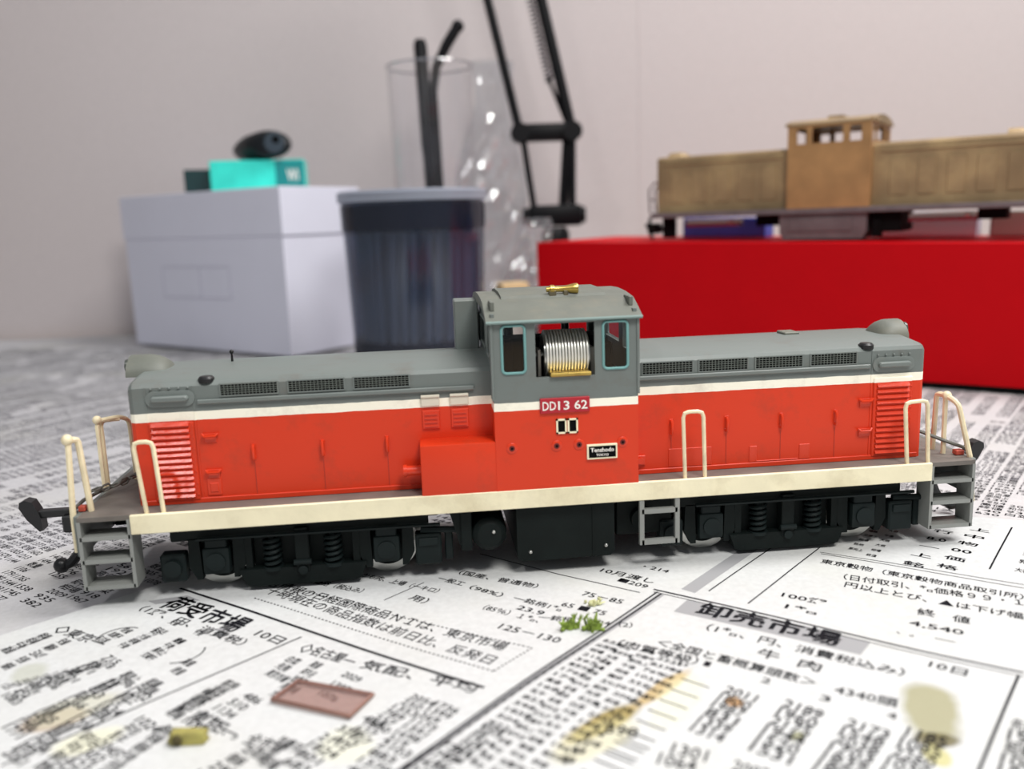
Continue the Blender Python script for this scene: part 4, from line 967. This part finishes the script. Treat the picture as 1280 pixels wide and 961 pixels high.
MB().box(-20, 13, -5, 3.5, 101, 110, 1.6, 2).cyl((-17.2, -6.5, 105.5), (-17.2, 5, 105.5), 5.0, n=20).cyl((9.8, -6.5, 105.5), (9.8, 5, 105.5), 5.0, n=20).build('arm_bracket', LMP, lamp)
a1, a2 = Vector((-17.2, -1, 105)), Vector((-52, -1, 265)); b1, b2 = Vector((9.8, -1, 105)), Vector((-26, -1, 268))
MB().cyl(a1, a2, 2.3, n=12).build('arm_rod', LMP, lamp)
MB().cyl(b1, b2, 2.9, n=12).build('arm_rod', LMP, lamp)
sp_ = MB(); s0 = b1.lerp(b2, .16)+Vector((-5.4, 0, 0)); s1 = b1.lerp(b2, .95)+Vector((-5.4, 0, 0)); dv = (s1-s0); nrm = dv.normalized(); sd = nrm.cross(Vector((0, 1, 0)))
turns = 62; n_ = turns*8
sp_.tube([s0+dv*(k/n_)+sd*1.9*math.cos(2*PI*turns*k/n_)+Vector((0, 1.9, 0))*math.sin(2*PI*turns*k/n_) for k in range(n_+1)], .55, 5)
spo = sp_.build('arm_spring', mat('spring_dark', (88, 84, 90), .35, .7), lamp)
MB().tube([s0, b1+Vector((-1, 0, 0))], 1.0, 6).tube([s0+nrm*-1, s0+nrm*2], 1.3, 8).build('spring_hook', LMP, spo)
MB().cyl((-53, -7, 267), (-53, 5, 267), 7, n=20).cyl((-25, -7, 270), (-25, 5, 270), 7, n=20).box(-56, -22, -4, 2, 262, 275, 1.5).build('elbow_bracket', LMP, lamp)
MB().cyl((-52, -1, 272), (20, -90, 350), 2.2, n=10).build('upper_arm', LMP, lamp)

# ================================================================ SMALL THINGS ON THE FRONT SHEET
def zp(x, y): return float(hgt(x, y)) + tm
q = [A(340, 872), (A(372, 849)), (A(466, 866)), (A(437, 893))]
c = sum(q, Vector((0, 0)))/4
zc = max(zp(v.x, v.y) for v in q)
chip = empty('tile_chip', (c.x, c.y, zc+.02), label='flat square chip of pinkish brown translucent plastic lying at the front left', cat='chip')
CHM = clear('pink_translucent', (.93, .86, .84), .02, .3, (176, 150, 146), .14)
MB().prism([(v.x-c.x, v.y-c.y) for v in q], .03, .75, 'z').build('chip_plate', CHM, chip, ang=0)
ed = MB(); loc_ = [(v.x-c.x, v.y-c.y, .4) for v in q]; ed.tube(loc_, .32, 6, True); ed.build('chip_edge', mat('chip_edge', (140, 104, 92), .5), chip)
c = A(236, 919)
kb = empty('clay_crumb', (c.x, c.y, zp(c.x, c.y)), (0, 0, -.05), label='olive yellow crumb lying at the front left, near the bottom edge', cat='crumb')
m = MB(); m.box(-2.3, 2.3, -.9, .9, 0, 1.5, .4, 2)
for v in m.bm.verts: v.co += Vector((fr_.uniform(-.25, .25), fr_.uniform(-.2, .2), fr_.uniform(-.1, .25) if v.co.z > .3 else 0))
m.build('crumb_body', mat('olive_clay', (158, 150, 84), .8, var=.35, vscale=500), kb)
m = MB(); m.sph((-1.2, -.6, .8), .8, 8); m.build('crumb_core', mat('dark_clay', (74, 66, 34), .8), kb)
def tuft(px, py, n, h, seed, lab, col=(128, 150, 60)):
    c = A(px, py); r = random.Random(seed); m = MB()
    for i in range(n):
        a = r.uniform(0, 2*PI); d = r.uniform(0, 1.3); x, y = d*math.cos(a), d*math.sin(a)*.7; hh = h*r.uniform(.4, 1)
        m.tube([(x, y, .05), (x+r.uniform(-.5, .5), y+r.uniform(-.4, .4), hh*.6), (x+r.uniform(-.9, .9), y+r.uniform(-.6, .6), hh)], .2, 4, rs=[.28, .24, .08])
    for i in range(n//2): m.sph((r.uniform(-1.5, 1.5), r.uniform(-.8, .8), r.uniform(.2, .5)), r.uniform(.25, .45), 6)
    o = m.build('foliage_tuft', mat('moss_green' if col[0] < 150 else 'dry_moss', col, .85, var=.3, vscale=900), None, loc=(c.x, c.y, zp(c.x, c.y)+.02)); tag(o, lab, 'scenery tuft')
tuft(714, 785, 16, 2.6, 1, 'small green scenery tuft left of its twin, in front of the locomotive')
tuft(741, 786, 16, 2.6, 2, 'small green scenery tuft beside the grey double rule, right of its twin')
tuft(742, 754, 8, 1.0, 3, 'pale flattened scenery crumb behind the two green tufts', (196, 196, 150))

bpy.data.objects.remove(_to)
